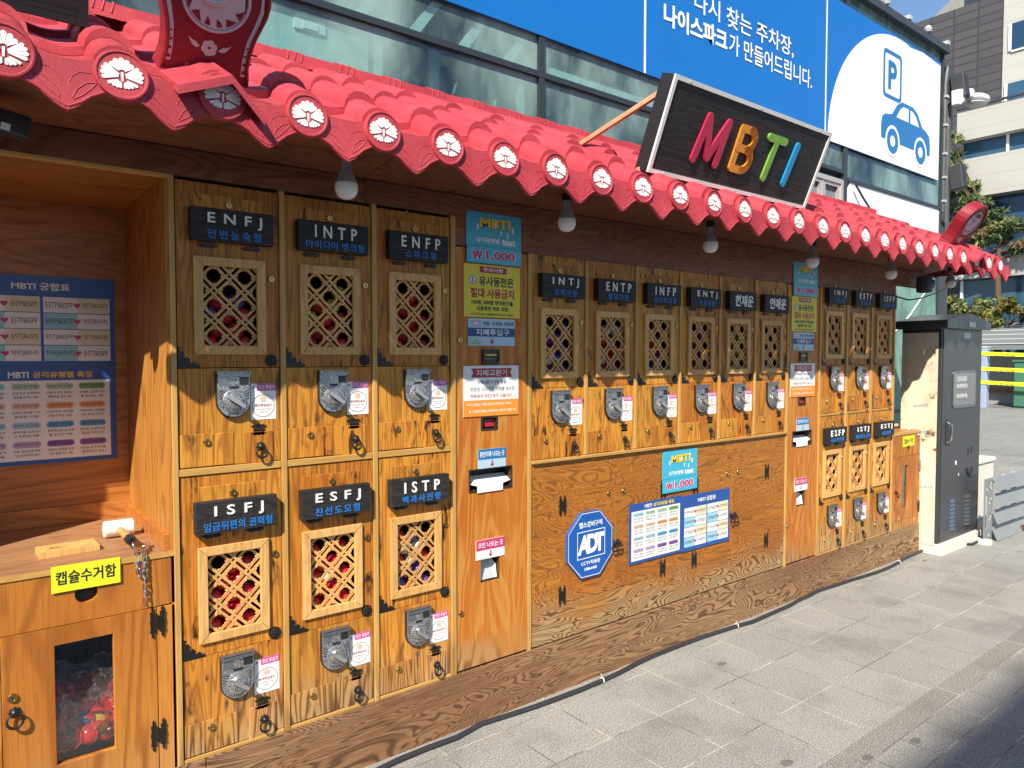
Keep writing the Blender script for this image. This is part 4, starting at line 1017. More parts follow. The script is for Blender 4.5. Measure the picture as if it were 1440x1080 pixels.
# ------------------------------------------------------------ signs and posters
def price_sign(x0, z0, w_, h, y, label):
    # cyan price sign, w_ x h
    t = empty('price_sign', (x0, y, z0), label, 'sign', 'cyan price signs')
    q = MB('sign_cyan'); r = .012
    q.prism([(r, h), (0, h - r), (0, h * .335), (w_, h * .335), (w_, h - r * .4), (w_ - r * .4, h)], -.003, 0); q.build('upper_sheet', t)
    q = MB('sign_cyan'); q.box(.002, w_, -.0045, -.0012, 0, h * .327); q.build('lower_sheet', t)
    q = MB('black_iron'); q.text('MBTI', w_ * .52 + .002, h * .80 - .002, h * .19, y=-.0034, w=w_ * .56, bold=.06); q.cur = 'ink_yellow'
    q.text('MBTI', w_ * .52, h * .80, h * .19, y=-.0038, w=w_ * .56, bold=.045); q.build('title', t, recalc=False)
    q = MB('white')
    for (a, b_, s_) in ((.20, .70, 1), (.62, .62, .9), (.74, .58, 1), (.84, .70, 1.1), (.78, .86, .8), (.52, .78, .9)):
        X0, Z0 = w_ * a, h * b_; k = .008 * s_
        q.disc(X0, Z0 + k * 1.5, k * .45, -.0042, n=10); q.add([(X0 - k * .45, -.0042, Z0 - k * 1.4), (X0 - k * .1, -.0042, Z0 - k * .5), (X0 + k * .3, -.0042, Z0 - k * 1.5), (X0 + k * .55, -.0042, Z0 - k * 1.4), (X0 + k * .4, -.0042, Z0 + k * .4), (X0 + k * 1.0, -.0042, Z0 + k * 1.1), (X0 + k * .2, -.0042, Z0 + k * 1.1), (X0 - k * .8, -.0042, Z0 + k * .6)], [tuple(range(8))])
    q.text('성격유형별', w_ * .38, h * .46, h * .10, y=-.0036, w=w_ * .42, bold=.03); q.text('test', w_ * .76, h * .46, h * .125, y=-.0036, w=w_ * .26, bold=.045); q.build('subtitle', t, recalc=False)
    q = MB('white'); won(q, w_ * .19, h * .165, w_ * .15, h * .175, -.0048, 'white', .014); q.text('1,000', w_ * .61, h * .155, h * .225, y=-.0048, w=w_ * .57, bold=.055)
    won(q, w_ * .19, h * .165, w_ * .145, h * .165, -.0053, 'ink_magenta', .0075); q.cur = 'ink_magenta'; q.text('1,000', w_ * .61, h * .155, h * .20, y=-.0053, w=w_ * .54, bold=.03); q.build('price', t, recalc=False)
    return t
def won(q, cx, cz, w_, h, y, m, k=.016):
    P_ = [(-.5, .5), (-.25, -.5), (0, .38), (.25, -.5), (.5, .5)]
    P_ = [(cx + a * w_, cz + b_ * h) for a, b_ in P_]
    for a, b_ in zip(P_, P_[1:]):
        d = Vector((b_[0] - a[0], b_[1] - a[1])).normalized() * k * .5; nx, nz = -d.y, d.x
        q.add([(a[0] + nx, y, a[1] + nz), (a[0] - nx, y, a[1] - nz), (b_[0] - nx, y, b_[1] - nz), (b_[0] + nx, y, b_[1] + nz)], [(0, 1, 2, 3)], m)
    for b_ in (.16, -.12): q.quad(cx - w_ * .6, cx + w_ * .6, cz + b_ * h - k * .32, cz + b_ * h + k * .32, y - .0001, m)
def yellow_notice(x0, z0, label):
    w_, h = .294, .217
    t = empty('notice', (x0, -.001, z0), label, 'notice', 'yellow warning notices')
    q = MB('sign_yellow'); q.box(0, w_, -.003, 0, 0, h); q.build('sheet', t)
    q = MB('ink_red'); q.quad(w_ * .27, w_ * .75, h * .85, h * .97, -.0034); q.text('절대 사용금지', w_ * .5, h * .46, h * .19, y=-.0034, w=w_ * .78, bold=.035); q.build('red_lettering', t, recalc=False)
    q = MB('white'); q.text('주의사항', w_ * .51, h * .91, h * .075, y=-.0038, w=w_ * .36, bold=.02); q.disc(w_ * .15, h * .70, .018, -.0032); q.build('white_lettering', t, recalc=False)
    q = MB('ink_black'); q.text('유사동전은', w_ * .57, h * .69, h * .19, y=-.0034, w=w_ * .62, bold=.03)
    q.text('100원, 500원 외국동전을', w_ * .5, h * .28, h * .095, y=-.0034, w=w_ * .74, bold=.04); q.text('사용하면 바로 고장!', w_ * .5, h * .165, h * .09, y=-.0034, w=w_ * .58, bold=.04)
    q.text('※유사동전사용시 고발됨을 알려드립니다 사용금지', w_ * .5, h * .055, h * .05, y=-.0034, w=w_ * .76, bold=.02); q.annulus(w_ * .15, h * .70, .0155, .018, -.0036); q.text('5', w_ * .15, h * .70, .02, y=-.0036, bold=.03); q.build('black_lettering', t, recalc=False)
    return t
def bill_sign(x0, z0, label):
    w_, h = .244, .113
    t = empty('bill_sign', (x0, -.001, z0), label, 'sign', 'pale blue banknote signs')
    q = MB('sign_pale_blue'); q.box(0, w_, -.003, 0, 0, h); q.build('sheet', t)
    q = MB('ink_blue_navy'); q.quad(0, w_, h * .34, h * .66, -.0034); q.quad(w_ * .06, w_ * .26, h * .72, h * .93, -.0034, 'pill_lilac'); q.quad(w_ * .02, w_ * .30, h * .03, h * .26, -.0034, 'pill_green'); q.build('colour_band', t, recalc=False)
    q = MB('white'); q.text('지폐투입구', w_ * .52, h * .50, h * .24, y=-.0038, w=w_ * .72, bold=.015); won(q, w_ * .16, h * .825, w_ * .09, h * .11, -.0038, 'white', .003); q.build('white_lettering', t, recalc=False)
    q = MB('ink_black'); q.text('천원, 오천원, 만원권', w_ * .64, h * .82, h * .15, y=-.0038, w=w_ * .66, bold=.02); q.text('사 용', w_ * .16, h * .18, h * .07, y=-.0038); q.text('조심해 주세요', w_ * .16, h * .09, h * .05, y=-.0038, w=w_ * .22); q.build('black_lettering', t, recalc=False)
    q = MB('ink_red'); q.prism([(w_ * .5 + a, h * .06 + b_) for a, b_ in ((0, 0), (.011, .012), (.011, .017), (.003, .010), (.003, .026), (-.003, .026), (-.003, .010), (-.011, .017), (-.011, .012))], -.0038, -.0032); q.build('arrow', t)
    return t
def exchange_notice(x0, z0, label):
    w_, h = .289, .211
    t = empty('exchange_notice', (x0, -.001, z0), label, 'notice', 'white and orange change machine notices')
    q = MB('white'); q.box(0, w_, -.003, 0, 0, h); q.build('sheet', t)
    q = MB('ink_orange'); q.quad(0, w_, 0, h * .32, -.0034); q.build('orange_field', t, recalc=False)
    q = MB('ink_red'); q.add([(w_ * a, -.0034, h * b_) for a, b_ in ((.13, .95), (.88, .95), (.84, .86), (.88, .77), (.13, .77), (.17, .86))], [tuple(range(6))]); q.text('천원권과 코인1개가 나옵니다.', w_ * .5, h * .40, h * .072, y=-.0034, w=w_ * .76, bold=.015); q.build('red_ribbon', t, recalc=False)
    q = MB('white'); q.text('지폐교환기', w_ * .5, h * .86, h * .125, y=-.0038, w=w_ * .56, bold=.012); q.text('약속, 만원권 지폐를 넣으면 천원권과 코인이', w_ * .46, h * .235, h * .055, y=-.0038, w=w_ * .8, bold=.02); q.text('음, 오천원지폐는 천원권과 코인이 나옵니다', w_ * .52, h * .10, h * .055, y=-.0038, w=w_ * .86, bold=.02); q.build('white_lettering', t, recalc=False)
    q = MB('ink_black'); q.text('- 지폐교환기 사용 방법 -', w_ * .5, h * .675, h * .07, y=-.0034, w=w_ * .6, bold=.015); q.text('만원권, 오천원권 지폐를 넣으면', w_ * .52, h * .535, h * .085, y=-.0034, w=w_ * .8, bold=.0); q.build('black_lettering', t, recalc=False)
    return t
def heart(cx, cz, s_):
    P2 = []
    for k in range(20):
        a = 2 * math.pi * k / 20; P2.append((cx + s_ * 16 * math.sin(a) ** 3 / 16, cz + s_ * (13 * math.cos(a) - 5 * math.cos(2 * a) - 2 * math.cos(3 * a) - math.cos(4 * a)) / 16))
    return P2
def compat_chart(t, x0, z0, w_, h, y):
    # title over two columns of four rows
    q = MB('white'); q.text('MBTI 궁합표', x0 + w_ * .5, z0 + h * .885, h * .085, y=y - .0006, w=w_ * .38, bold=.03); q.build('title', t, recalc=False)
    rows = [('ISFP&ISFJ', 'ENTP&ENFP', 'ESTP&ESFP', 'ISTJ&ISFJ'), ('INFP&INFJ', 'ESTP&ESFP', 'ENFP&ENTP', 'INTJ&INFJ'), ('ISTP&ISFP', 'ESTJ&ESFJ', 'ESTJ&ESFP', 'ISTP&ESFJ'), ('INFP&INTP', 'ENTJ&ENFJ', 'ENFJ&ENTJ', 'INTP&INFP')]
    q = MB('white'); tx = MB('ink_black'); hh = MB('ink_magenta')
    for r_, row in enumerate(rows):
        for g in (0, 1):
            a = x0 + w_ * (.035 + .475 * g); b_ = a + w_ * .455; zt = z0 + h * (.775 - .178 * r_); zb = zt - h * .170; md = (a + b_) / 2
            q.quad(a, md, zb, zt, y - .0006, 'cell_blue' if r_ % 2 else 'white'); q.quad(md, b_, zb, zt, y - .0006, 'white' if r_ % 2 else 'cell_cream')
            tx.text(row[2 * g], (a + md) / 2 - w_ * .005, (zt + zb) / 2, h * .060, y=y - .001, w=w_ * .185); tx.text(row[2 * g + 1], (md + b_) / 2 + w_ * .012, (zt + zb) / 2, h * .060, y=y - .001, w=w_ * .165)
            hp = heart(md, (zt + zb) / 2, h * .034); hh.add([(u, y - .0012, v_) for u, v_ in hp], [tuple(range(len(hp)))])
    q.build('table_cell', t, recalc=False); tx.build('table_lettering', t, recalc=False); hh.build('heart', t, recalc=False)
def trait_chart(t, x0, z0, w_, h, y):
    q = MB('white'); q.text('MBTI', x0 + w_ * .34, z0 + h * .93, h * .062, y=y - .0006, bold=.03); q.cur = 'ink_yellow'; q.text('성격유형별 특징', x0 + w_ * .63, z0 + h * .93, h * .066, y=y - .0006, w=w_ * .40, bold=.03); q.build('title', t, recalc=False)
    q = MB('white'); q.quad(x0 + w_ * .035, x0 + w_ * .955, z0 + h * .045, z0 + h * .87, y - .0006); q.build('table_field', t, recalc=False)
    D_ = [[('ISTJ 소금형', '한번 시작한 일은', '끝까지 하는 사람'), ('ISFJ 권력형', '성실하고 온화하며', '협조를 잘하는 사람'), ('INFJ 예언자형', '사람에 관한 뛰어난', '통찰력을 가진 사람'), ('INTJ 과학자형', '전체를 조합해 비전', '을 제시하는 사람')],
          [('ISTP 사전형', '논리적이고 뛰어난', '상황 적응력'), ('ISFP 성인군자형', '따뜻한 감성을 가진', '겸손한 사람'), ('INFP 잔다르크형', '이상적인 세상을', '만들어가는 사람'), ('INTP 아이디어형', '비평적인 관점을', '가진 뛰어난 전략가')],
          [('ESTP 활동가형', '친구, 운동, 음식 등', '다양함 선호'), ('ESFP 사교형', '분위기를 고조시키', '는 우호적인 사람'), ('ENFP 스파크형', '열정적으로 새 관계', '를 만드는 사람'), ('ENTP 발명가형', '풍부한 상상력으로', '새로운 것에 도전')],
          [('ESTJ 사업가형', '사무적, 실용적', '현실적인 사람'), ('ESFJ 친선도모형', '친절, 현실감을 바탕', '으로 타인에게 봉사'), ('ENFJ 언변능숙형', '타인의 성장을 도모', '하고 협동하는 사람'), ('ENTJ 지도자형', '비전을 갖고 타인을', '활력적으로 인도')]]
    pc = [['cell_blue', 'pill_green', 'pill_green', 'pill_green_deep'], ['pill_peach', 'pill_peach', 'pill_orange', 'pill_orange'], ['pill_sky', 'pill_sky', 'pill_blue', 'pill_blue'], ['pill_lilac', 'pill_lilac', 'pill_violet', 'pill_violet']]
    q = MB('white'); tx = MB('ink_black')
    for r_ in range(4):
        for c in range(4):
            a = x0 + w_ * (.07 + .222 * c); zt = z0 + h * (.84 - .20 * r_); wd = w_ * .185
            q = MB(pc[r_][c]); q.prism(rrect(a, a + wd, zt - h * .065, zt, h * .03), y - .0009, y - .0007); q.build('heading_pill', t)
            tx.text(D_[r_][c][0], a + wd * .5, zt - h * .032, h * .034, y=y - .0012, w=wd * .8)
            for k in (1, 2): tx.text(D_[r_][c][k], a + wd * .5, zt - h * (.055 + .043 * k), h * .028, y=y - .001, w=wd * (.95 if k == 1 else .85), bold=.01)
    tx.build('table_lettering', t, recalc=False)
def chart_board(name, x0, z0, w_, h, y, label):
    t = empty(name, (x0, y, z0), label, 'poster'); q = MB('poster_blue'); q.box(0, w_, -.002, 0, 0, h); q.build('sheet', t); return t
t = chart_board('compatibility_poster', .022, 1.512, .465, .330, .6592, 'blue poster of pairs with hearts in the shaded niche')
compat_chart(t, 0.0, 0.0, .465, .330, -.0022)
t = chart_board('traits_poster', .022, 1.162, .465, .348, .6592, 'blue and white poster of trait descriptions, lower one in the niche')
trait_chart(t, 0, 0, .465, .348, -.0022)
t = chart_board('traits_poster', 2.640, .506, .412, .305, -.0055, 'small trait table poster to the right of the blue octagon')
trait_chart(t, 0, 0, .412, .305, -.0022)
t = chart_board('compatibility_poster', 3.056, .500, .422, .303, -.0055, 'small poster of pairs with hearts on the storage doors')
compat_chart(t, 0, 0, .422, .303, -.0022)
price_sign(1.656, 1.940, .287, .209, -.005, 'cyan price sign at the top of the nearer change machine')
price_sign(4.118, 1.935, .287, .209, -.005, 'cyan price sign at the top of the farther change machine behind a bulb')
price_sign(2.888, .837, .287, .218, -.006, 'bright cyan price sign above the small posters on the storage doors')
yellow_notice(1.646, 1.7165, 'yellow warning notice under the nearer price sign'); yellow_notice(4.109, 1.712, 'yellow warning notice under the farther price sign')
bill_sign(1.667, 1.597, 'pale blue banknote sign above the nearer note slot'); bill_sign(4.130, 1.592, 'pale blue banknote sign above the farther note slot')
exchange_notice(1.643, 1.302, 'white and orange notice below the nearer note slot'); exchange_notice(4.106, 1.298, 'white and orange notice below the farther note slot')
# security octagon
t = empty('security_sign', (2.3635, -.003, .661), 'blue octagonal security company sign on the storage door', 'sign')
def octo(k): return [(k * .1500 * math.cos(R(22.5 + 45 * i)) / math.cos(R(22.5)), k * .158 * math.sin(R(22.5 + 45 * i)) / math.cos(R(22.5))) for i in range(8)]
q = MB('adt_blue'); q.prism(octo(1), -.012, 0); q.build('plate', t, bevel=.001)
q = MB('white'); ringpoly(q, octo(.965), octo(.945), -.0126, 'white')
q.add([(-.088, -.0126, -.065), (.096, -.0126, -.062), (.096, -.0126, .068), (-.088, -.0126, .066)] + [(-.084, -.0126, -.061), (.092, -.0126, -.058), (.092, -.0126, .064), (-.084, -.0126, .062)], [(0, 1, 5, 4), (1, 2, 6, 5), (2, 3, 7, 6), (3, 0, 4, 7)])
q.text('캡스경비구역', .0, .097, .028, y=-.0126, w=.152, bold=.03); q.text('CCTV작동중', 0, -.086, .020, y=-.0126, w=.126, bold=.025); q.text('1588-6400', 0, -.115, .014, y=-.0126, w=.082, bold=.04)
q.text('A', -.043, .002, .092, y=-.0126, w=.080, bold=.045, shear=.08); q.text('D', .012, .004, .092, y=-.0129, w=.072, bold=.05); q.text('T', .058, .004, .092, y=-.0132, w=.062, bold=.05)
q.build('lettering', t, recalc=False)

# ------------------------------------------------------------ change machines
def change_machine(x0, label):
    t = empty('change_machine', (x0, 0, .2), label, 'change machine', 'change machines')
    def Z(a): return a - .2
    q = MB('wood_red')
    q.holes(.003, .3775, Z(.247), Z(1.9985), [(.138, .208, Z(1.247), Z(1.293)), (.071, .288, Z(.992), Z(1.076)), (.126, .226, Z(.596), Z(.705))], 0, .07, inner='wood_dark', back='black_plastic')
    q.holes(.126, .242, Z(.972), Z(.992), [], -.0002, .02); q.build('front_panel', t, recalc=False)
    q = MB('black_plastic'); q.ring((.133, .222, Z(1.520), Z(1.583)), (.142, .213, Z(1.528), Z(1.575)), -.010, .0); q.box(.142, .213, -.006, -.001, Z(1.528), Z(1.575)); q.box(.148, .207, -.0075, -.0062, Z(1.556), Z(1.562), 'ink_yellow')
    for k in range(4): q.box(.150 + .012 * k, .157 + .012 * k, -.0068, -.0061, Z(1.541), Z(1.544), 'ink_orange')
    q.build('note_acceptor', t, bevel=.001)
    q = MB('black_plastic'); q.ring((.128, .214, Z(1.243), Z(1.297)), (.138, .208, Z(1.247), Z(1.293)), -.004, .002); q.box(.152, .205, .01, .012, Z(1.255), Z(1.287), 'ink_red'); q.build('display', t)
    q = MB('black_plastic'); q.ring((.066, .292, Z(.986), Z(1.081)), (.071, .288, Z(.992), Z(1.076)), -.004, .0); q.build('note_outlet', t)
    q = MB('white'); q.T = None
    q.add([(.075, .05, Z(1.045)), (.285, .05, Z(1.045)), (.285, .001, Z(1.018)), (.075, .001, Z(1.018)), (.105, -.006, Z(.980)), (.24, -.006, Z(.980)), (.24, -.006, Z(1.01)), (.105, -.006, Z(1.01))], [(0, 1, 2, 3), (4, 5, 6, 7), (7, 6, 2, 3)])
    q.build('paper_tray', t)
    q = MB('light_grey_metal'); q.add([(.130, .06, Z(.70)), (.20, .06, Z(.70)), (.215, .012, Z(.602)), (.130, .012, Z(.602))], [(0, 1, 2, 3)]); q.add([(.200, .06, Z(.70)), (.218, .02, Z(.66)), (.218, .01, Z(.602)), (.205, .012, Z(.602))], [(0, 1, 2, 3)], 'white'); q.build('coin_cup', t)
    for zz, top, bot, wd, s_, xx in ((1.080, 'logo_blue', 'sign_pale_blue', .146, '환전지폐 나오는 곳', .112), (.695, 'ink_magenta', 'white', .150, '코인 나오는 곳', .101)):
        q = MB(bot); q.box(xx, xx + wd, -.003, 0, Z(zz), Z(zz) + .082); q.quad(xx, xx + wd, Z(zz) + .038, Z(zz) + .082, -.0034, top)
        q.text(s_, xx + wd / 2, Z(zz) + .060, .024, 'white', y=-.0038, w=wd * .88, bold=.02)
        q.prism([(xx + wd / 2 + a, Z(zz) + .006 + b_) for a, b_ in ((0, 0), (.009, .009), (.009, .014), (.003, .009), (.003, .026), (-.003, .026), (-.003, .009), (-.009, .014), (-.009, .009))], -.0038, -.0032, 'ink_red')
        q.build('outlet_sign', t, recalc=False)
    lock_mb(.022, Z(1.62), .012).build('lock', t); lock_mb(.024, Z(.488), .012).build('lock', t)
    return t
change_machine(1.605, 'orange brown change machine panel between the left block and the storage doors')
change_machine(4.076, 'farther change machine panel between the storage doors and the last machines')

# ------------------------------------------------------------ storage doors
t = empty('storage_cabinet', (2.006, 0, .247), 'low storage cabinet with swirling plywood doors below the middle machines', 'cabinet')
q = MB('wood_panel'); q.ring((.001, 2.052, -.003, .826), (.19, 1.853, .158, .650), 0, .02); q.box(.8865, 1.170, 0, .02, .158, .650); q.build('surround', t)
for a, c in ((.192, .5375), (.5395, .884), (1.172, 1.5065), (1.5085, 1.851)):
    q = MB('wood_panel'); q.box(a, c, -.001, .018, .160, .648); q.build('door_leaf', t, bevel=.0015)
for x, z in ((.189, .617), (.187, .198), (.897, .196), (.897, .605), (1.168, .60), (1.160, .195), (1.856, .189), (1.855, .608)): hinge_upright(x, z, y=-.001).build('hinge', t)
for x in (.49, .594, 1.452, 1.557): lock_mb(x, .639, .0125, y=-.001).build('lock', t)
for x in (.522, .556, 1.495, 1.530): ring_mb(x, .372, .0195, y=-.001).build('ring_pull', t)

# ------------------------------------------------------------ collection box in the niche
t = empty('collection_box', (-.02, 0, .0), 'near wooden collection box with yellow tag, window and red capsules inside', 'collection box')
def hole_plate(q, x0, x1, z0, z1, cx, cz, r, y0, y1, m):
    n = 40; inner = []; outer = []
    for k in range(n):
        a = 2 * math.pi * k / n + math.pi / 4; c, s_ = math.cos(a), math.sin(a); inner.append((cx + r * c, cz + r * s_))
        tt = min(((x1 if c > 0 else x0) - cx) / c if abs(c) > 1e-6 else 9, ((z1 if s_ > 0 else z0) - cz) / s_ if abs(s_) > 1e-6 else 9); outer.append((cx + tt * c, cz + tt * s_))
    # include the corners
    q.add([(a, y0, b_) for a, b_ in outer] + [(a, y0, b_) for a, b_ in inner] + [(a, y1, b_) for a, b_ in inner], [(i, (i + 1) % n, n + (i + 1) % n, n + i) for i in range(n)] + [(n + i, n + (i + 1) % n, 2 * n + (i + 1) % n, 2 * n + i) for i in range(n)], m)
    for (X, Z_) in ((x0, z0), (x1, z0), (x1, z1), (x0, z1)):
        ds = sorted(range(n), key=lambda k: (outer[k][0] - X) ** 2 + (outer[k][1] - Z_) ** 2)[:2]
        i, j = sorted(ds); q.add([(X, y0, Z_), (outer[i][0], y0, outer[i][1]), (outer[j][0], y0, outer[j][1])], [(0, 1, 2)], m)
ox = .02
q = MB('wood_box'); hole_plate(q, -.469 + ox, .5355 + ox, .768, .922, .294 + ox, .850, .030, 0, .03, 'wood_box')
q.box(.5365 + ox - .003, .5365 + ox - .001, 0, .02, .77, .92)
q.build('front_board', t, recalc=False)
q = MB('black_plastic'); q.box(.24 + ox, .35 + ox, .0301, .032, .80, .90); q.build('hole_back', t)
q = MB('wood_box'); q.box(.4835 + ox, .5355 + ox, .0, .02, .0, .7655); q.build('side_stile', t, bevel=.001); q = MB('wood_box'); q.box(-.469 + ox, .082 + ox, 0, .02, 0, .7655); q.build('side_stile', t, bevel=.001)
q = MB('wood_box'); q.ring((.084 + ox, .4815 + ox, .245, .7655), (.211 + ox, .361 + ox, .358, .712), -.002, .018); d = q.build('door', t, bevel=.0015)
q = MB('acrylic'); q.box(.212 + ox, .360 + ox, .011, .014, .359, .711); q.build('window_pane', d)
lock_mb(.108 + ox, .590, .013, -.002).build('lock', d); ring_mb(.112 + ox, .530, .019, -.003).build('ring_pull', d)
hinge_upright(.484 + ox, .720, -.002, 1.05).build('hinge', t); hinge_upright(.481 + ox, .360, -.002, 1.05).build('hinge', t)
q = MB('wood_box'); q.box(.084 + ox, .4815 + ox, 0, .02, .0, .243); q.build('base_rail', t)
q = MB('wood_dark'); q.box(.10 + ox, .47 + ox, .30, .31, .24, .74); q.box(.10 + ox, .11 + ox, .02, .3, .24, .74); q.box(.46 + ox, .47 + ox, .02, .3, .24, .74); q.box(.11 + ox, .46 + ox, .02, .3, .24, .25); q.build('inner_box', t)
q = MB('wood_counter'); q.box(-.469 + ox, .5455 + ox - .001, .0002, .645, .923, .935); q.build('counter_top', t)
q = MB('wood_trim_level'); q.box(-.469 + ox, .545 + ox, -.004, .0, .921, .9365); q.build('counter_edge', t)
q = MB('wood_niche'); q.box(-.469 + ox, .5265 + ox, .645, .6595, .936, 1.0); q.build('back_strip', t)
q = MB('wood_niche'); q.box(.512 + ox, .5265 + ox, .02, .6445, .936, .985); q.build('side_strip', t)
t = empty('yellow_tag', (.2945, -.0055, .906), 'bright yellow lettered tag on the near collection box', 'tag')
q = MB('tag_yellow'); q.box(-.0885, .0885, -.0015, 0, -.039, .038); q.build('sheet', t)
q = MB('ink_black'); q.text('캡슐수거함', 0, .002, .040, y=-.0022, w=.155, bold=.02); q.build('lettering', t, recalc=False)
# capsule halves piled behind the window
def half_shell(col):
    q = MB('capsule_' + col); n = 16; vs = []
    for i in range(5):
        p = math.pi / 2 * i / 4.3
        for j in range(n): a = 2 * math.pi * j / n; vs.append((.032 * math.cos(p) * math.cos(a), .032 * math.cos(p) * math.sin(a), -.032 * math.sin(p)))
    fs = [(i * n + j, i * n + (j + 1) % n, (i + 1) * n + (j + 1) % n, (i + 1) * n + j) for i in range(4) for j in range(n)] + [tuple(range(4 * n, 5 * n))]
    q.add(vs, fs); q.smooth = True; q.tube([(.032 * math.cos(2 * math.pi * j / n), .032 * math.sin(2 * math.pi * j / n), 0) for j in range(n)], .0016, n=5, closed=True)
    return q
shells = {}
rr = random.Random(3)
def shell(col, x, y, z, rot):
    if col not in shells: o = half_shell(col).build('capsule_half'); shells[col] = o
    else: o = shells[col].copy(); COL.objects.link(o)
    o.location = (x, y, z); o.rotation_euler = rot
    return tag(o, f'empty {cname[col]} capsule half in the heap behind the box window', 'capsule half', f'empty {cname[col]} capsule halves in the near collection box')
for k in range(40):
    row = k // 6; x = .232 + .03 * (k % 6) + rr.uniform(-.012, .012); z = .40 + .020 * row + rr.uniform(-.008, .008)
    y = .046 + .015 * row + rr.uniform(-.01, .02)
    col = {9: 'yellow', 14: 'blue', 20: 'green', 17: 'red'}.get(k, 'red')
    shell(col, x - .0, y, z, (rr.uniform(-2.6, 2.6), rr.uniform(-1, 1), rr.uniform(0, 6)))
def crumple(name, x0, x1, z0, z1, y, amp, mat, label, n=26, lean=0):
    rs = random.Random(5); q = MB(mat); vs = []
    ph = [(rs.uniform(10, 60), rs.uniform(10, 60), rs.uniform(0, 6), rs.uniform(.3, 1)) for _ in range(9)]
    for i in range(n):
        for j in range(n):
            u, v_ = i / (n - 1), j / (n - 1); x = x0 + (x1 - x0) * u; z = z0 + (z1 - z0) * v_
            a = sum(w4 * math.sin(fx * u + fz * v_ * .6 + p) for fx, fz, p, w4 in ph) / 5
            vs.append((x + .012 * a, y + amp * a + lean * v_, z + .012 * math.sin(9 * u + 1) * v_))
    q.add(vs, [(i * n + j, (i + 1) * n + j, (i + 1) * n + j + 1, i * n + j + 1) for i in range(n - 1) for j in range(n - 1)]); q.smooth = False
    return tag(q.build(name, recalc=False), label, 'plastic bag')
crumple('plastic_bag', .222, .385, .50, .615, .055, .022, 'plastic_film', 'crumpled clear plastic bag above the capsule heap in the box window', lean=.05)
crumple('plastic_film', .222, .385, .385, .52, .030, .010, 'film_clear', 'thin clear film lying over the red capsule heap')
# mallet, chain, plaque
def make_mallet(loc, rz, label, head='mallet_white'):
    t = empty('mallet', loc, label, 'mallet'); t.rotation_euler = (0, 0, rz)
    q = MB(head); q.lathe([(.024, -.046), (.028, -.042), (.028, .042), (.024, .046)], (0, 0, .028), 'x', n=24); q.build('head', t)
    q = MB('wood_lattice'); q.lathe([(.011, .02), (.012, .06), (.013, .12), (.0135, .165)], (0, 0, .026), 'y', n=14); q.build('handle', t)
    q = MB('black_plastic'); q.lathe([(.0145, .165), (.0165, .17), (.0165, .195), (.015, .205), (.009, .206), (.0088, .2)], (0, 0, .025), 'y', n=16); q.build('grip', t)
    return t
make_mallet((.432, .315, .936), R(1), 'white headed mallet lying on the counter of the near collection box')
def chain(pts, label):
    q = MB('chrome'); P_ = [Vector(p) for p in pts]
    # resample at link pitch
    seg = []; d = .021; cur = P_[0].copy(); seg.append(cur.copy()); i = 1; carry = 0
    while i < len(P_):
        v_ = P_[i] - cur
        if v_.length < d: i += 1; continue
        cur = cur + v_.normalized() * d; seg.append(cur.copy())
    for k, (a, c) in enumerate(zip(seg, seg[1:])):
        ax = (c - a).normalized(); s1 = ax.cross(Vector((.3, 1, .2))).normalized(); s2 = ax.cross(s1)
        s_ = s1 if k % 2 else s2; mid = (a + c) / 2; lp = []
        for j in range(14):
            t_ = 2 * math.pi * j / 14; lx = .0055 * math.sin(t_); lz = .0078 * math.cos(t_) + (.0065 if math.cos(t_) > 0 else -.0065) * min(1, abs(math.cos(t_)) * 3)
            lp.append(mid + ax * lz + s_ * lx)
        q.tube(lp, .0018, n=6, closed=True)
    return tag(q.build('chain'), label, 'chain')
chain([(.436, .100, .956), (.430, .05, .955), (.428, .012, .950), (.428, -.010, .93), (.430, -.011, .88), (.440, -.010, .862), (.448, -.012, .90), (.450, -.010, .95), (.458, .03, .955), (.49, .12, .945), (.47, .12, .942), (.455, .04, .955), (.449, -.004, .95), (.449, -.013, .92), (.4495, -.012, .85), (.450, -.010, .78)], 'steel chain hanging over the near counter edge from the mallet')
t = empty('wooden_plaque', (.270, .20, .9355), 'small pale wooden plaque with an oval recess lying on the counter', 'plaque'); t.rotation_euler = (0, 0, R(3))
q = MB('wood_lattice'); n = 28; P_i = [(.050 * math.cos(2 * math.pi * k / n), .018 * math.sin(2 * math.pi * k / n)) for k in range(n)]
P_o = [(max(-.08, min(.08, .13 * math.cos(2 * math.pi * k / n))), max(-.05, min(.05, .08 * math.sin(2 * math.pi * k / n)))) for k in range(n)]
vs = [(a, b_, .018) for a, b_ in P_o] + [(a, b_, .018) for a, b_ in P_i] + [(a, b_, .004) for a, b_ in P_i] + [(a, b_, 0) for a, b_ in P_o]
q.add(vs, [(i, (i + 1) % n, n + (i + 1) % n, n + i) for i in range(n)] + [(n + i, n + (i + 1) % n, 2 * n + (i + 1) % n, 2 * n + i) for i in range(n)] + [tuple(range(2 * n, 3 * n))] + [(i, (i + 1) % n, 3 * n + (i + 1) % n, 3 * n + i) for i in range(n)])
q.build('block', t, bevel=.001)

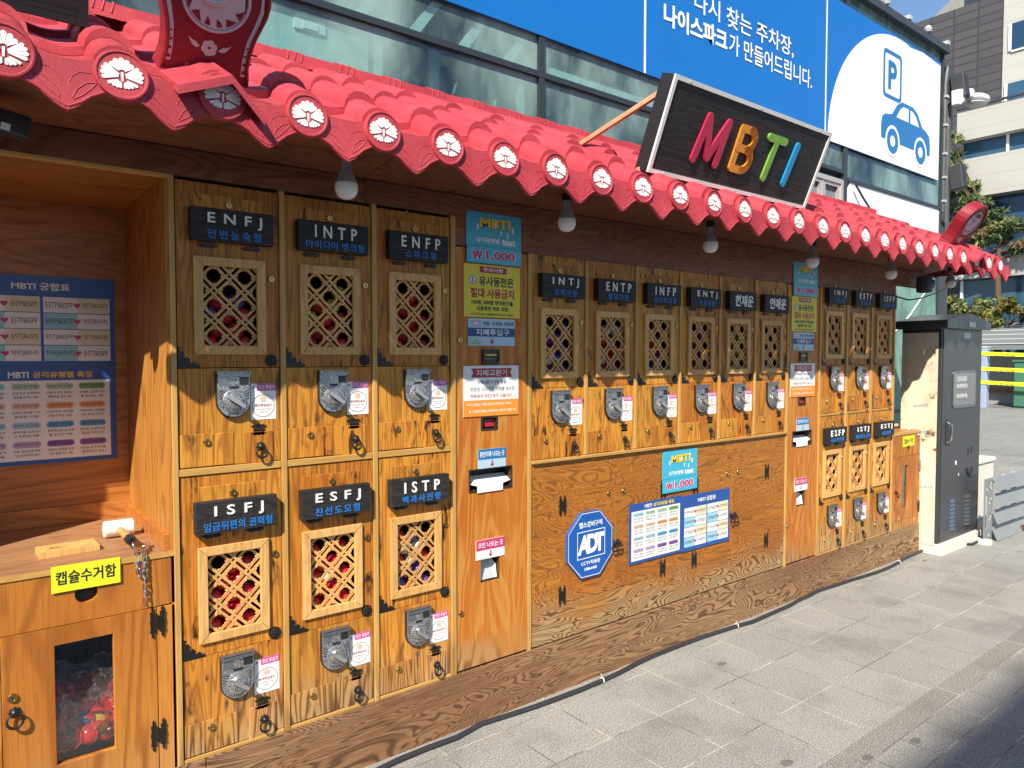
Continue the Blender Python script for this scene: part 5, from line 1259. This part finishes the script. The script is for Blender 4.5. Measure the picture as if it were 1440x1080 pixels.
# ------------------------------------------------------------ collection box at the right end
t = empty('collection_box', (5.53, 0, .236), 'far wooden collection box at the right end of the stall', 'collection box')
q = MB('wood_box'); q.box(.0, .50, 0, .02, .55, .715); q.box(0, .02, 0, .02, 0, .5495); q.box(.48, .5, 0, .02, 0, .5495); q.box(.0205, .4795, 0, .02, 0, .06); q.build('front_board', t, bevel=.0015)
q = MB('wood_box'); q.ring((.022, .478, .062, .548), (.165, .275, .145, .480), -.002, .018); d = q.build('door', t, bevel=.0015)
q = MB('acrylic'); q.box(.166, .274, .010, .013, .146, .479); q.build('window_pane', d)
q = MB('card_grey'); q.box(.14, .30, .12, .13, .1, .5); q.build('window_back', d)
ring_mb(.065, .27, .019, -.003).build('ring_pull', d); hinge_upright(.472, .45, -.002).build('hinge', d); hinge_upright(.472, .13, -.002).build('hinge', d)
q = MB('wood_niche'); q.box(0, .50, .021, .45, .72, .735); q.box(.485, .50, .021, .45, 0, .719); q.build('top', t); q = MB('wood_trim_level'); q.box(0, .50, -.004, .02, .717, .737); q.build('top_edge', t)
q = MB('wood_red'); q.box(.0, .45, .40, .42, .736, .845); q.build('back_strip', t)
t = empty('yellow_tag', (5.80, -.0015, .895), 'small yellow tag on the far collection box', 'tag')
q = MB('tag_yellow'); q.box(-.0985, .0985, -.0015, 0, -.035, .045); q.build('sheet', t)
q = MB('ink_black'); q.text('캡슐수거함', 0, .006, .040, y=-.0022, w=.155, bold=.02); q.prism([(-.02, -.03), (.02, -.03), (0, -.06)], -.004, -.0016); q.build('lettering', t, recalc=False)
make_mallet((5.84, .215, .972), R(75), 'dark handled mallet lying on the top of the far collection box', 'steel_grey')
chain([(5.93, .06, .985), (5.955, .02, .985), (5.965, -.008, .975), (5.968, -.010, .93), (5.96, -.01, .88), (5.968, -.011, .95), (5.972, -.012, .80), (5.975, -.01, .70), (5.976, -.01, .60)], 'steel chain hanging down the front of the far collection box')
# cable along the foot of the stall
pts = []
rr = random.Random(11)
for k in range(46):
    x = .2 + k * .137; pts.append((x, -.028 - .045 * math.sin(x * 2.1) ** 2 - (.03 if 1.0 < x < 1.6 else 0) + rr.uniform(-.004, .004), .011 + .003 * rr.random()))
pts += [(6.55, -.20, .012), (6.72, -.20, .02), (6.80, -.14, .05), (6.83, -.05, .09)]
tag(MB('cable_black').tube(pts, .0105, n=8).build('floor_cable'), 'black cable lying along the foot of the wooden stall', 'cable')
for k, x in enumerate((2.40, 3.55, 5.55)):
    i = min(range(len(pts)), key=lambda i: abs(pts[i][0] - x)); p = pts[i]
    q = MB('white'); q.tube([(p[0], p[1] - .012, .008), (p[0], p[1] - .010, .022), (p[0] + .002, p[1], .026), (p[0], p[1] + .012, .018)], .0028, n=5); q.tube([(p[0], p[1], .026), (p[0] - .014, p[1] - .004, .050)], .0018, n=5)
    tag(q.build('cable_tie'), ['nearest white tie on the floor cable', 'middle white tie on the floor cable', 'farthest white tie on the floor cable'][k], 'cable tie', 'ties on the floor cable')

# ------------------------------------------------------------ grey control cabinet
t = empty('control_cabinet', (6.02, -.145, 0), 'tall dark grey metal control cabinet with a peeling cream side', 'control cabinet')
q = MB('cabinet_grey'); q.box(.0, .80, .004, .30, .085, 1.785)
q.build('body', t, bevel=.004)
q = MB('peeled_cream'); q.box(-.005, .0005, .03, .297, .07, 1.74); sd = q.build('side_panel', t)
q = MB('logo_blue')
for (y, z) in ((.15, 1.16), (.22, .78), (.10, .52), (.2, .28), (.14, .95)):
    q.T = Matrix.Translation((-.0058, y, z)) @ Matrix.Rotation(R(90), 4, 'Z') @ Matrix.Rotation(R(8), 4, 'Y')
    q.text('posco', 0, 0, .030, y=0, w=.10)
q.T = None
q.build('stencil', sd, recalc=False)
q = MB('cabinet_grey'); q.prism([(-.045, 1.772), (.845, 1.772), (.845, 1.835), (.40, 1.90), (-.045, 1.835)], -.05, .34); q.build('cap', t, bevel=.003)
q = MB('light_grey_metal'); q.box(.36, .50, -.054, -.0505, 1.79, 1.83); q.build('cap_label', t)
q = MB('plastic_cream'); q.box(-.0, .80, -.03, .30, -.015, .084); q.build('plinth', t, bevel=.004)
q = MB('cabinet_grey'); q.box(.018, .792, -.002, .0042, .10, 1.765); d = q.build('door', t, bevel=.002)
q = MB('steel_grey'); q.prism(rrect(.20, .66, 1.14, 1.44, .03), -.010, -.002); q.build('window_frame', d, bevel=.002)
q = MB('card_grey'); q.prism(rrect(.225, .635, 1.165, 1.415, .02), -.0115, -.0102); q.build('window_inside', d)
q = MB('white')
for zz in (1.235, 1.315):
    for k in range(4): q.lathe([(.020, 0), (.020, .006), (0, .006)], (.28 + .055 * k, -.0117, zz), 'y', n=14)
q.box(.26, .46, -.0125, -.0117, 1.355, 1.395); q.build('meter', d)
q = MB('acrylic'); q.prism(rrect(.225, .635, 1.165, 1.415, .02), -.020, -.019); q.build('window_pane', d)
q = MB('chrome'); q.tube([(.105, -.002, 1.04), (.105, -.035, 1.02), (.105, -.035, .90), (.105, -.002, .88)], .009, n=8); q.box(.085, .125, -.006, -.002, .86, 1.06, 'black_plastic'); q.build('handle', d)
for x in (.19, .50):
    q = MB('steel_grey')
    for k in range(8): z = .165 + .032 * k; q.add([(x, -.002, z), (x + .09, -.002, z), (x + .09, -.016, z), (x, -.016, z), (x, -.002, z + .022), (x + .09, -.002, z + .022)], [(0, 1, 2, 3), (3, 2, 5, 4), (0, 3, 4), (1, 5, 2)])
    q.build('louvre', d, recalc=False)
q = MB('black_plastic'); 
q.tube([(.52 + .13 * k / 12, -.004, .68 - .11 * math.sin(math.pi * min(1, .15 + .7 * k / 12))) for k in range(13)], .011, n=6); q.box(.545, .565, -.005, -.002, .74, .80); q.box(.615, .635, -.005, -.002, .75, .81); q.build('smile_drawing', d)
q = MB('light_grey_metal'); q.box(.40, .54, -.005, -.002, 1.70, 1.745); q.build('name_label', d)
q = MB('white'); q.disc(.30, .70, .02, -.003, n=7); q.disc(.36, .60, .012, -.003, n=6); q.build('sticker_scrap', d)

# ------------------------------------------------------------ folded louvred rack and crate
t = empty('metal_rack', (6.66, -.24, 0), 'grey galvanised rack with four slanted louvres on the pavement', 'rack')
q = MB('rack_grey')
side = [(0, .05), (.0, .50), (.03, .545), (.24, .545), (.24, .0), (.02, .0)]
q.prism([(-.005, -.0), (.30, .0), (.30, .535), (.06, .545), (-.005, .50)], -.0, .012, ax='x') if False else None
q.holes(0, .20, .0, .54, [(.045, .10, .12, .40)], 0, .012); q.build('end_plate', t)
q = MB('white')
for k, (x, z) in enumerate(((.135, .47), (.16, .49), (.13, .33), (.155, .36), (.13, .19), (.155, .21), (.12, .06), (.165, .45), (.06, .45))): q.disc(x, z, .011, -.0012, n=10)
q.build('dowel_hole', t, recalc=False)
for k in range(4):
    q = MB('rack_grey'); z = .535 - .140 * k; a = (.20, 0.0)
    q.add([(.20, .00, z), (.95, -.01, z - .005), (.90, -.055, z - .112), (.20, -.045, z - .108), (.20, .006, z - .003), (.95, -.004, z - .008), (.90, -.049, z - .116), (.20, -.039, z - .112)],
          [(0, 1, 2, 3), (4, 5, 6, 7), (0, 1, 5, 4), (2, 3, 7, 6), (0, 3, 7, 4), (1, 2, 6, 5)]); q.build('louvre', t)
q = MB('light_grey_metal')
for x in (.55, .8): q.box(x, x + .04, .02, .05, .0, .52)
q.box(.19, .95, .02, .05, .48, .5); q.build('rail', t)
q = MB('plastic_cream'); q.box(.0, .06, -.05, .09, -.012, .04); q.box(.78, .86, -.06, .08, -.012, .05, 'wood_dark'); q.build('foot', t)
t = empty('crate', (7.15, .12, 0), 'cream plastic crate standing behind the louvred rack', 'crate')
q = MB('plastic_cream'); q.box(0, .85, 0, .55, -.012, .53); q.build('body', t, bevel=.01); q = MB('plastic_cream'); q.box(-.015, .865, -.015, .565, .531, .575); q.build('lid', t, bevel=.01)

# ------------------------------------------------------------ parking ramp entrance in the distance
t = empty('ramp_shelter', (25, 4.5, 0), 'low parking ramp with a flat grey sheet roof behind yellow tapes', 'shelter')
q = MB('slab_roof'); q.prism([(-3.5, 1.82), (-3.5, 1.95), (1.35, 2.75), (1.35, 1.80)], 3.2, 14, ax='x') if False else None
q.add([(1.0, 3.6, 1.78), (1.0, -9, 1.78), (1.0, 3.6, 1.95), (1.0, -9, 1.95), (4.2, 3.6, 2.75), (4.2, -9, 2.75), (4.2, 3.6, 2.5), (4.2, -9, 2.5)], [(0, 1, 3, 2), (2, 3, 5, 4), (0, 2, 4, 6), (0, 1, 7, 6)]); rf = q.build('roof', t)
q = MB('light_grey_metal')
for k in range(5): 
    u = k / 5; q.box(1.0 + 3.2 * u - .03, 1.0 + 3.2 * u + .03, -9, 3.58, 1.955 + .8 * u, 1.985 + .8 * u)
q.build('seam', rf)
q = MB('concrete'); q.box(2.5, 2.7, -9, 6.5, -.02, 1.6); q.build('wall', t); q = MB('wood_soffit'); q.prism([(3.4, .30), (-2, .52), (-2, .75), (3.4, .42)], 2.3, 2.4, ax='x'); q.build('beam', t)
q = MB('post_blue'); q.box(.95, 1.1, 3.3, 3.42, -.02, 1.8); q.build('column', t); q = MB('post_blue'); q.box(.95, 1.1, -2.4, -2.28, -.02, 1.8); q.build('column', t)
t = empty('bollard_post', (24.8, 5.80, -.02), 'square blue grey post holding the yellow tapes', 'post')
q = MB('post_blue'); q.box(-.12, .12, -.13, .13, 0, 1.85); q.build('shaft', t, bevel=.02); q = MB('light_grey_metal'); q.box(-.13, .13, -.14, .14, 1.851, 1.90); q.build('cap', t)
for k, (z, lb) in enumerate(((1.66, 'top one of the three yellow tapes'), (1.20, 'middle one of the three yellow tapes'), (.79, 'lowest of the three yellow tapes'))):
    t = empty('barrier_tape', (24.66, 5.8, z), lb + ' stretched across the ramp', 'tape', 'yellow tapes across the ramp')
    q = MB('tape_yellow'); n = 14
    for j in range(n):
        y0, y1 = -7.5 * j / n + .1, -7.5 * (j + 1) / n + .1; s0, s1 = -.10 * math.sin(math.pi * j / n), -.10 * math.sin(math.pi * (j + 1) / n)
        q.add([(0, y0, s0 - .055), (0, y1, s1 - .055), (.02, y1, s1 + .055), (.02, y0, s0 + .055)], [(0, 1, 2, 3)])
    q.build('strip', t, recalc=False)
    q = MB('ink_black')
    for j in range(6): q.T = Matrix.Translation((-.004, -.6 - .9 * j, -.02 - .1 * math.sin(math.pi * (.7 + .9 * j) / 7.5))) @ Matrix.Rotation(R(-90), 4, 'Z'); q.text('안전제일', 0, 0, .07, y=0, w=.5)
    q.T = None; q.build('lettering', t, recalc=False)
t = empty('utility_box', (26, 4.95, -.02), 'dark green utility box behind the yellow tapes', 'box')
q = MB('green_box'); q.box(-.3, .3, -.42, .32, 0, 1.42); q.build('body', t, bevel=.02); q = MB('green_box'); q.box(-.34, .34, -.46, .36, 1.421, 1.48); q.build('lid', t); q = MB('black_plastic'); q.box(-.308, -.301, -.06, -.04, .1, 1.36); q.box(-.32, -.301, .0, .03, .7, .82); q.build('door_seam', t)

# ------------------------------------------------------------ office building far behind
t = empty('office_building', (33, 6, 0), 'pale clad office block with a dark louvred tower wall', 'building')
q = MB('louvre_dark'); q.box(.0, 14, 2.12, 22, 0, 15.95); q.build('dark_wall', t)
q = MB('cladding'); q.box(-.05, 12, -8, 2.1, 0, 24); q.build('pale_wall', t)
q = MB('window_dark'); q.box(4, 6.5, 3.2, 6.9, 15.9, 16.9); q.build('roof_hut', t)
q = MB('concrete'); q.prism([(3.0, 16.9), (7.2, 16.9), (5.1, 18.4)], 3.8, 6.7, ax='x'); q.build('hut_roof', t)
def win(x, y0, y1, z0, z1, m='window_blue', nm=2):
    q = MB(m); q.box(x - .03, x, y0, y1, z0, z1); f = q.build('window', t)
    q = MB('white'); 
    for k in range(nm + 1): yy = y0 + (y1 - y0) * k / nm; q.box(x - .06, x - .031, yy - .05, yy + .05, z0, z1)
    q.box(x - .0605, x - .031, y0 + .05, y1 - .05, z0 - .06, z0); q.build('window_frame', f)
win(-.06, -.9, 1.85, 13.55, 14.6, 'window_dark'); win(-.06, -.9, 1.95, 11.2, 12.3); win(-.02, 9.4, 10.35, 13.3, 14.6, 'window_blue', 1)
# stepped balconies in front
def band(x0, y1, z0, z1, m, nm): q = MB(m); q.box(x0 - 33, 10, -12, y1 - 6, z0, z1); return q.build(nm, t)
band(30, 8.6, 9.65, 10.75, 'cladding', 'balcony'); band(30.4, 8.5, 8.95, 9.649, 'window_blue', 'glazing'); band(30, 8.6, 7.5, 8.949, 'cladding', 'balcony')
q = MB('cladding'); q.box(-3.0, 8, -12, .93, 5.2, 5.25); q.build('slab', t) 
band(30.6, 8.4, 5.46, 7.49, 'window_dark', 'glazing'); band(30, 8.9, 4.48, 5.19, 'cladding', 'balcony'); band(30.5, 8.6, 0, 4.479, 'window_blue', 'glazing')
q = MB('white')
for y in (.2, 1.2, 2.4): q.box(-2.6, -2.51, y, y + .1, 0, 4.47)
for y in (-3, -1.4, .2, 1.0): q.box(-2.68, -2.61, y, y + .08, 8.951, 9.648)
q.build('mullion', t)
q = MB('column_grey'); q.tube([(-3.05, .95, 10.85), (-3.05, -3, 10.85)], .05, n=6); q.tube([(-3.05, .95, 10.85), (-3.05, 2.6, 10.85)], .05, n=6); q.build('handrail', t)
# the block across the street (behind the camera) that shades the near pavement
t = empty('facing_building', (0, -11, 0), 'brown building across the street, behind the viewer', 'building')
q = MB('facade_far'); q.box(-45, -5.5, -9, 0, 0, 15.0); q.build('wall', t)
q = MB('window_dark')
for k in range(9):
    for z in (1.0, 4.5, 8.0, 11.5): q.box(-42 + 4.1 * k, -39.6 + 4.1 * k, -.1, .02, z, z + 2.0)
q.build('window', t)

# ------------------------------------------------------------ trees
def tree(name, loc, h, trunk_r, blobs, mats, n, leaf, label, cat, grp, seed, flat=1.0, lean=(0, 0)):
    rs = random.Random(seed); t = empty(name, loc, label, cat, grp)
    q = MB('bark'); top = Vector((lean[0], lean[1], h * .78))
    q.tube([(0, 0, -.1), (lean[0] * .3 + .05, lean[1] * .3, h * .3), (lean[0] * .7, lean[1] * .7 + .05, h * .55), tuple(top)], [trunk_r * 1.25, trunk_r, trunk_r * .7, trunk_r * .25], n=8)
    for (bx, by, bz, br) in blobs:
        s_ = Vector((lean[0] * .6, lean[1] * .6, max(.3, min(h * .7, bz - br * .8)))); e = Vector((bx, by, bz)); m_ = (s_ + e) / 2 + Vector((0, 0, -.08 * h * rs.random()))
        q.tube([s_, m_, e], [trunk_r * .45, trunk_r * .3, trunk_r * .08], n=5)
    q.build('trunk', t)
    q = MB(mats[0]); vs = {m_: ([], []) for m_ in mats}
    for (bx, by, bz, br) in blobs:
        k = int(n * br * br); mm = rs.choice(mats[:1] * 4 + mats)
        # sub clumps inside each blob
        cl = []
        for _ in range(max(6, int(15 * br))):
            d = Vector((rs.gauss(0, 1), rs.gauss(0, 1), rs.gauss(0, 1))).normalized() * br * (.45 + .55 * rs.random() ** .5); cl.append((Vector((bx + d.x, by + d.y, bz + d.z * flat)), .28 * br * (.6 + rs.random()), rs.choice([mm] * 4 + mats)))
        for _ in range(k):
            c, cr, m2 = rs.choice(cl)
            d = Vector((rs.gauss(0, .5), rs.gauss(0, .5), rs.gauss(0, .4))) * cr; p = c + d
            a = Vector((rs.gauss(0, 1), rs.gauss(0, 1), rs.gauss(0, .7) + .25)).normalized(); b_ = a.orthogonal().normalized(); b_.rotate(Matrix.Rotation(rs.uniform(0, 6.3), 3, a)); c2 = a.cross(b_)
            l1 = leaf[0] * (.6 + .8 * rs.random()); l2 = leaf[1] * (.6 + .8 * rs.random())
            V, F = vs[m2]; o = len(V); V += [p - b_ * l1, p + c2 * l2, p + b_ * l1, p - c2 * l2]; F.append((o, o + 1, o + 2, o + 3))
    for m_ in mats:
        if vs[m_][0]: q.add(*vs[m_], m_)
    q.build('crown', t, recalc=False)
    return t
G1 = 'garden trees between the ramp and the office block'
def blobs(spec, rs): return [(rs.uniform(-.3, .3), y, z, r_) for y, z, r_ in spec]
rs = random.Random(2)
# y offsets below are across the street direction: larger is further left in the photo
tree('pine_tree', (29.4, 6.9, 0), 8.2, .13, blobs([(1.75, 9.7, .4), (1.9, 9.0, .5), (1.5, 8.5, .5), (1.7, 7.9, .55), (1.2, 7.7, .5), (1.5, 7.1, .6), (.8, 7.2, .5), (.6, 6.6, .55), (1.2, 6.3, .6), (.1, 6.5, .5), (-.2, 6.0, .55), (.5, 5.8, .5), (-.8, 6.2, .5), (-1.2, 5.7, .5), (-.6, 5.4, .4), (1.6, 5.7, .5), (-1.5, 6.1, .45), (1.9, 6.4, .5)], rs),
     ['needles', 'needles', 'leaf_olive', 'needle_brown'], 2600, (.15, .032), 'tall green pine tree rising behind the right roof end', 'tree', G1, 4, .5)
tree('bare_pine', (29.2, 9.0, 0), 7.4, .08, blobs([(0, 7.2, .4), (.2, 6.5, .45), (-.2, 5.9, .5), (.2, 5.3, .5)], rs), ['leaf_olive', 'needles', 'leaf_amber'], 1700, (.13, .04), 'slimmer olive pine close beside the building corner', 'tree', G1, 9, .8)
tree('maple_tree', (28.4, 7.6, 0), 3.8, .07, blobs([(.5, 3.4, .5), (-.2, 3.3, .55), (.2, 2.7, .6), (.9, 3.0, .5), (-.6, 3.0, .5), (1.2, 3.5, .4), (.9, 2.3, .6), (-.5, 2.4, .6)], rs), ['leaf_olive', 'leaf_dark', 'leaf_amber'], 2600, (.08, .045), 'dark olive maple seen above the grey control cabinet', 'tree', G1, 21, .6)
tree('maple_tree', (28.6, 6.3, 0), 3.8, .07, blobs([(.3, 3.3, .5), (-.4, 3.2, .55), (.7, 2.9, .5), (-.2, 2.5, .6), (.5, 2.4, .5), (-.9, 3.3, .5)], rs), ['leaf_amber', 'leaf_olive', 'leaf_amber'], 2600, (.08, .045), 'amber yellow maple turning colour at the right edge', 'tree', G1, 22, .6)
tree('maple_tree', (29.2, 5.5, 0), 4.8, .08, blobs([(.3, 4.1, .4), (-.1, 3.6, .5), (-.5, 4.2, .4), (-.5, 3.2, .5)], rs), ['leaf_rust', 'leaf_amber', 'leaf_rust'], 2400, (.08, .045), 'rust red maple at the right edge behind the amber one', 'tree', G1, 23, .7)
tree('hedge_shrub', (28.5, 9.2, 0), 3.4, .07, blobs([(.6, 3.0, .6), (-.3, 3.0, .6), (.3, 2.3, .7), (-.8, 2.6, .6)], rs), ['leaf_dark', 'leaf_olive', 'leaf_dark'], 2400, (.085, .05), 'dark green shrub just right of the glass building corner', 'shrub', G1, 24, .6)
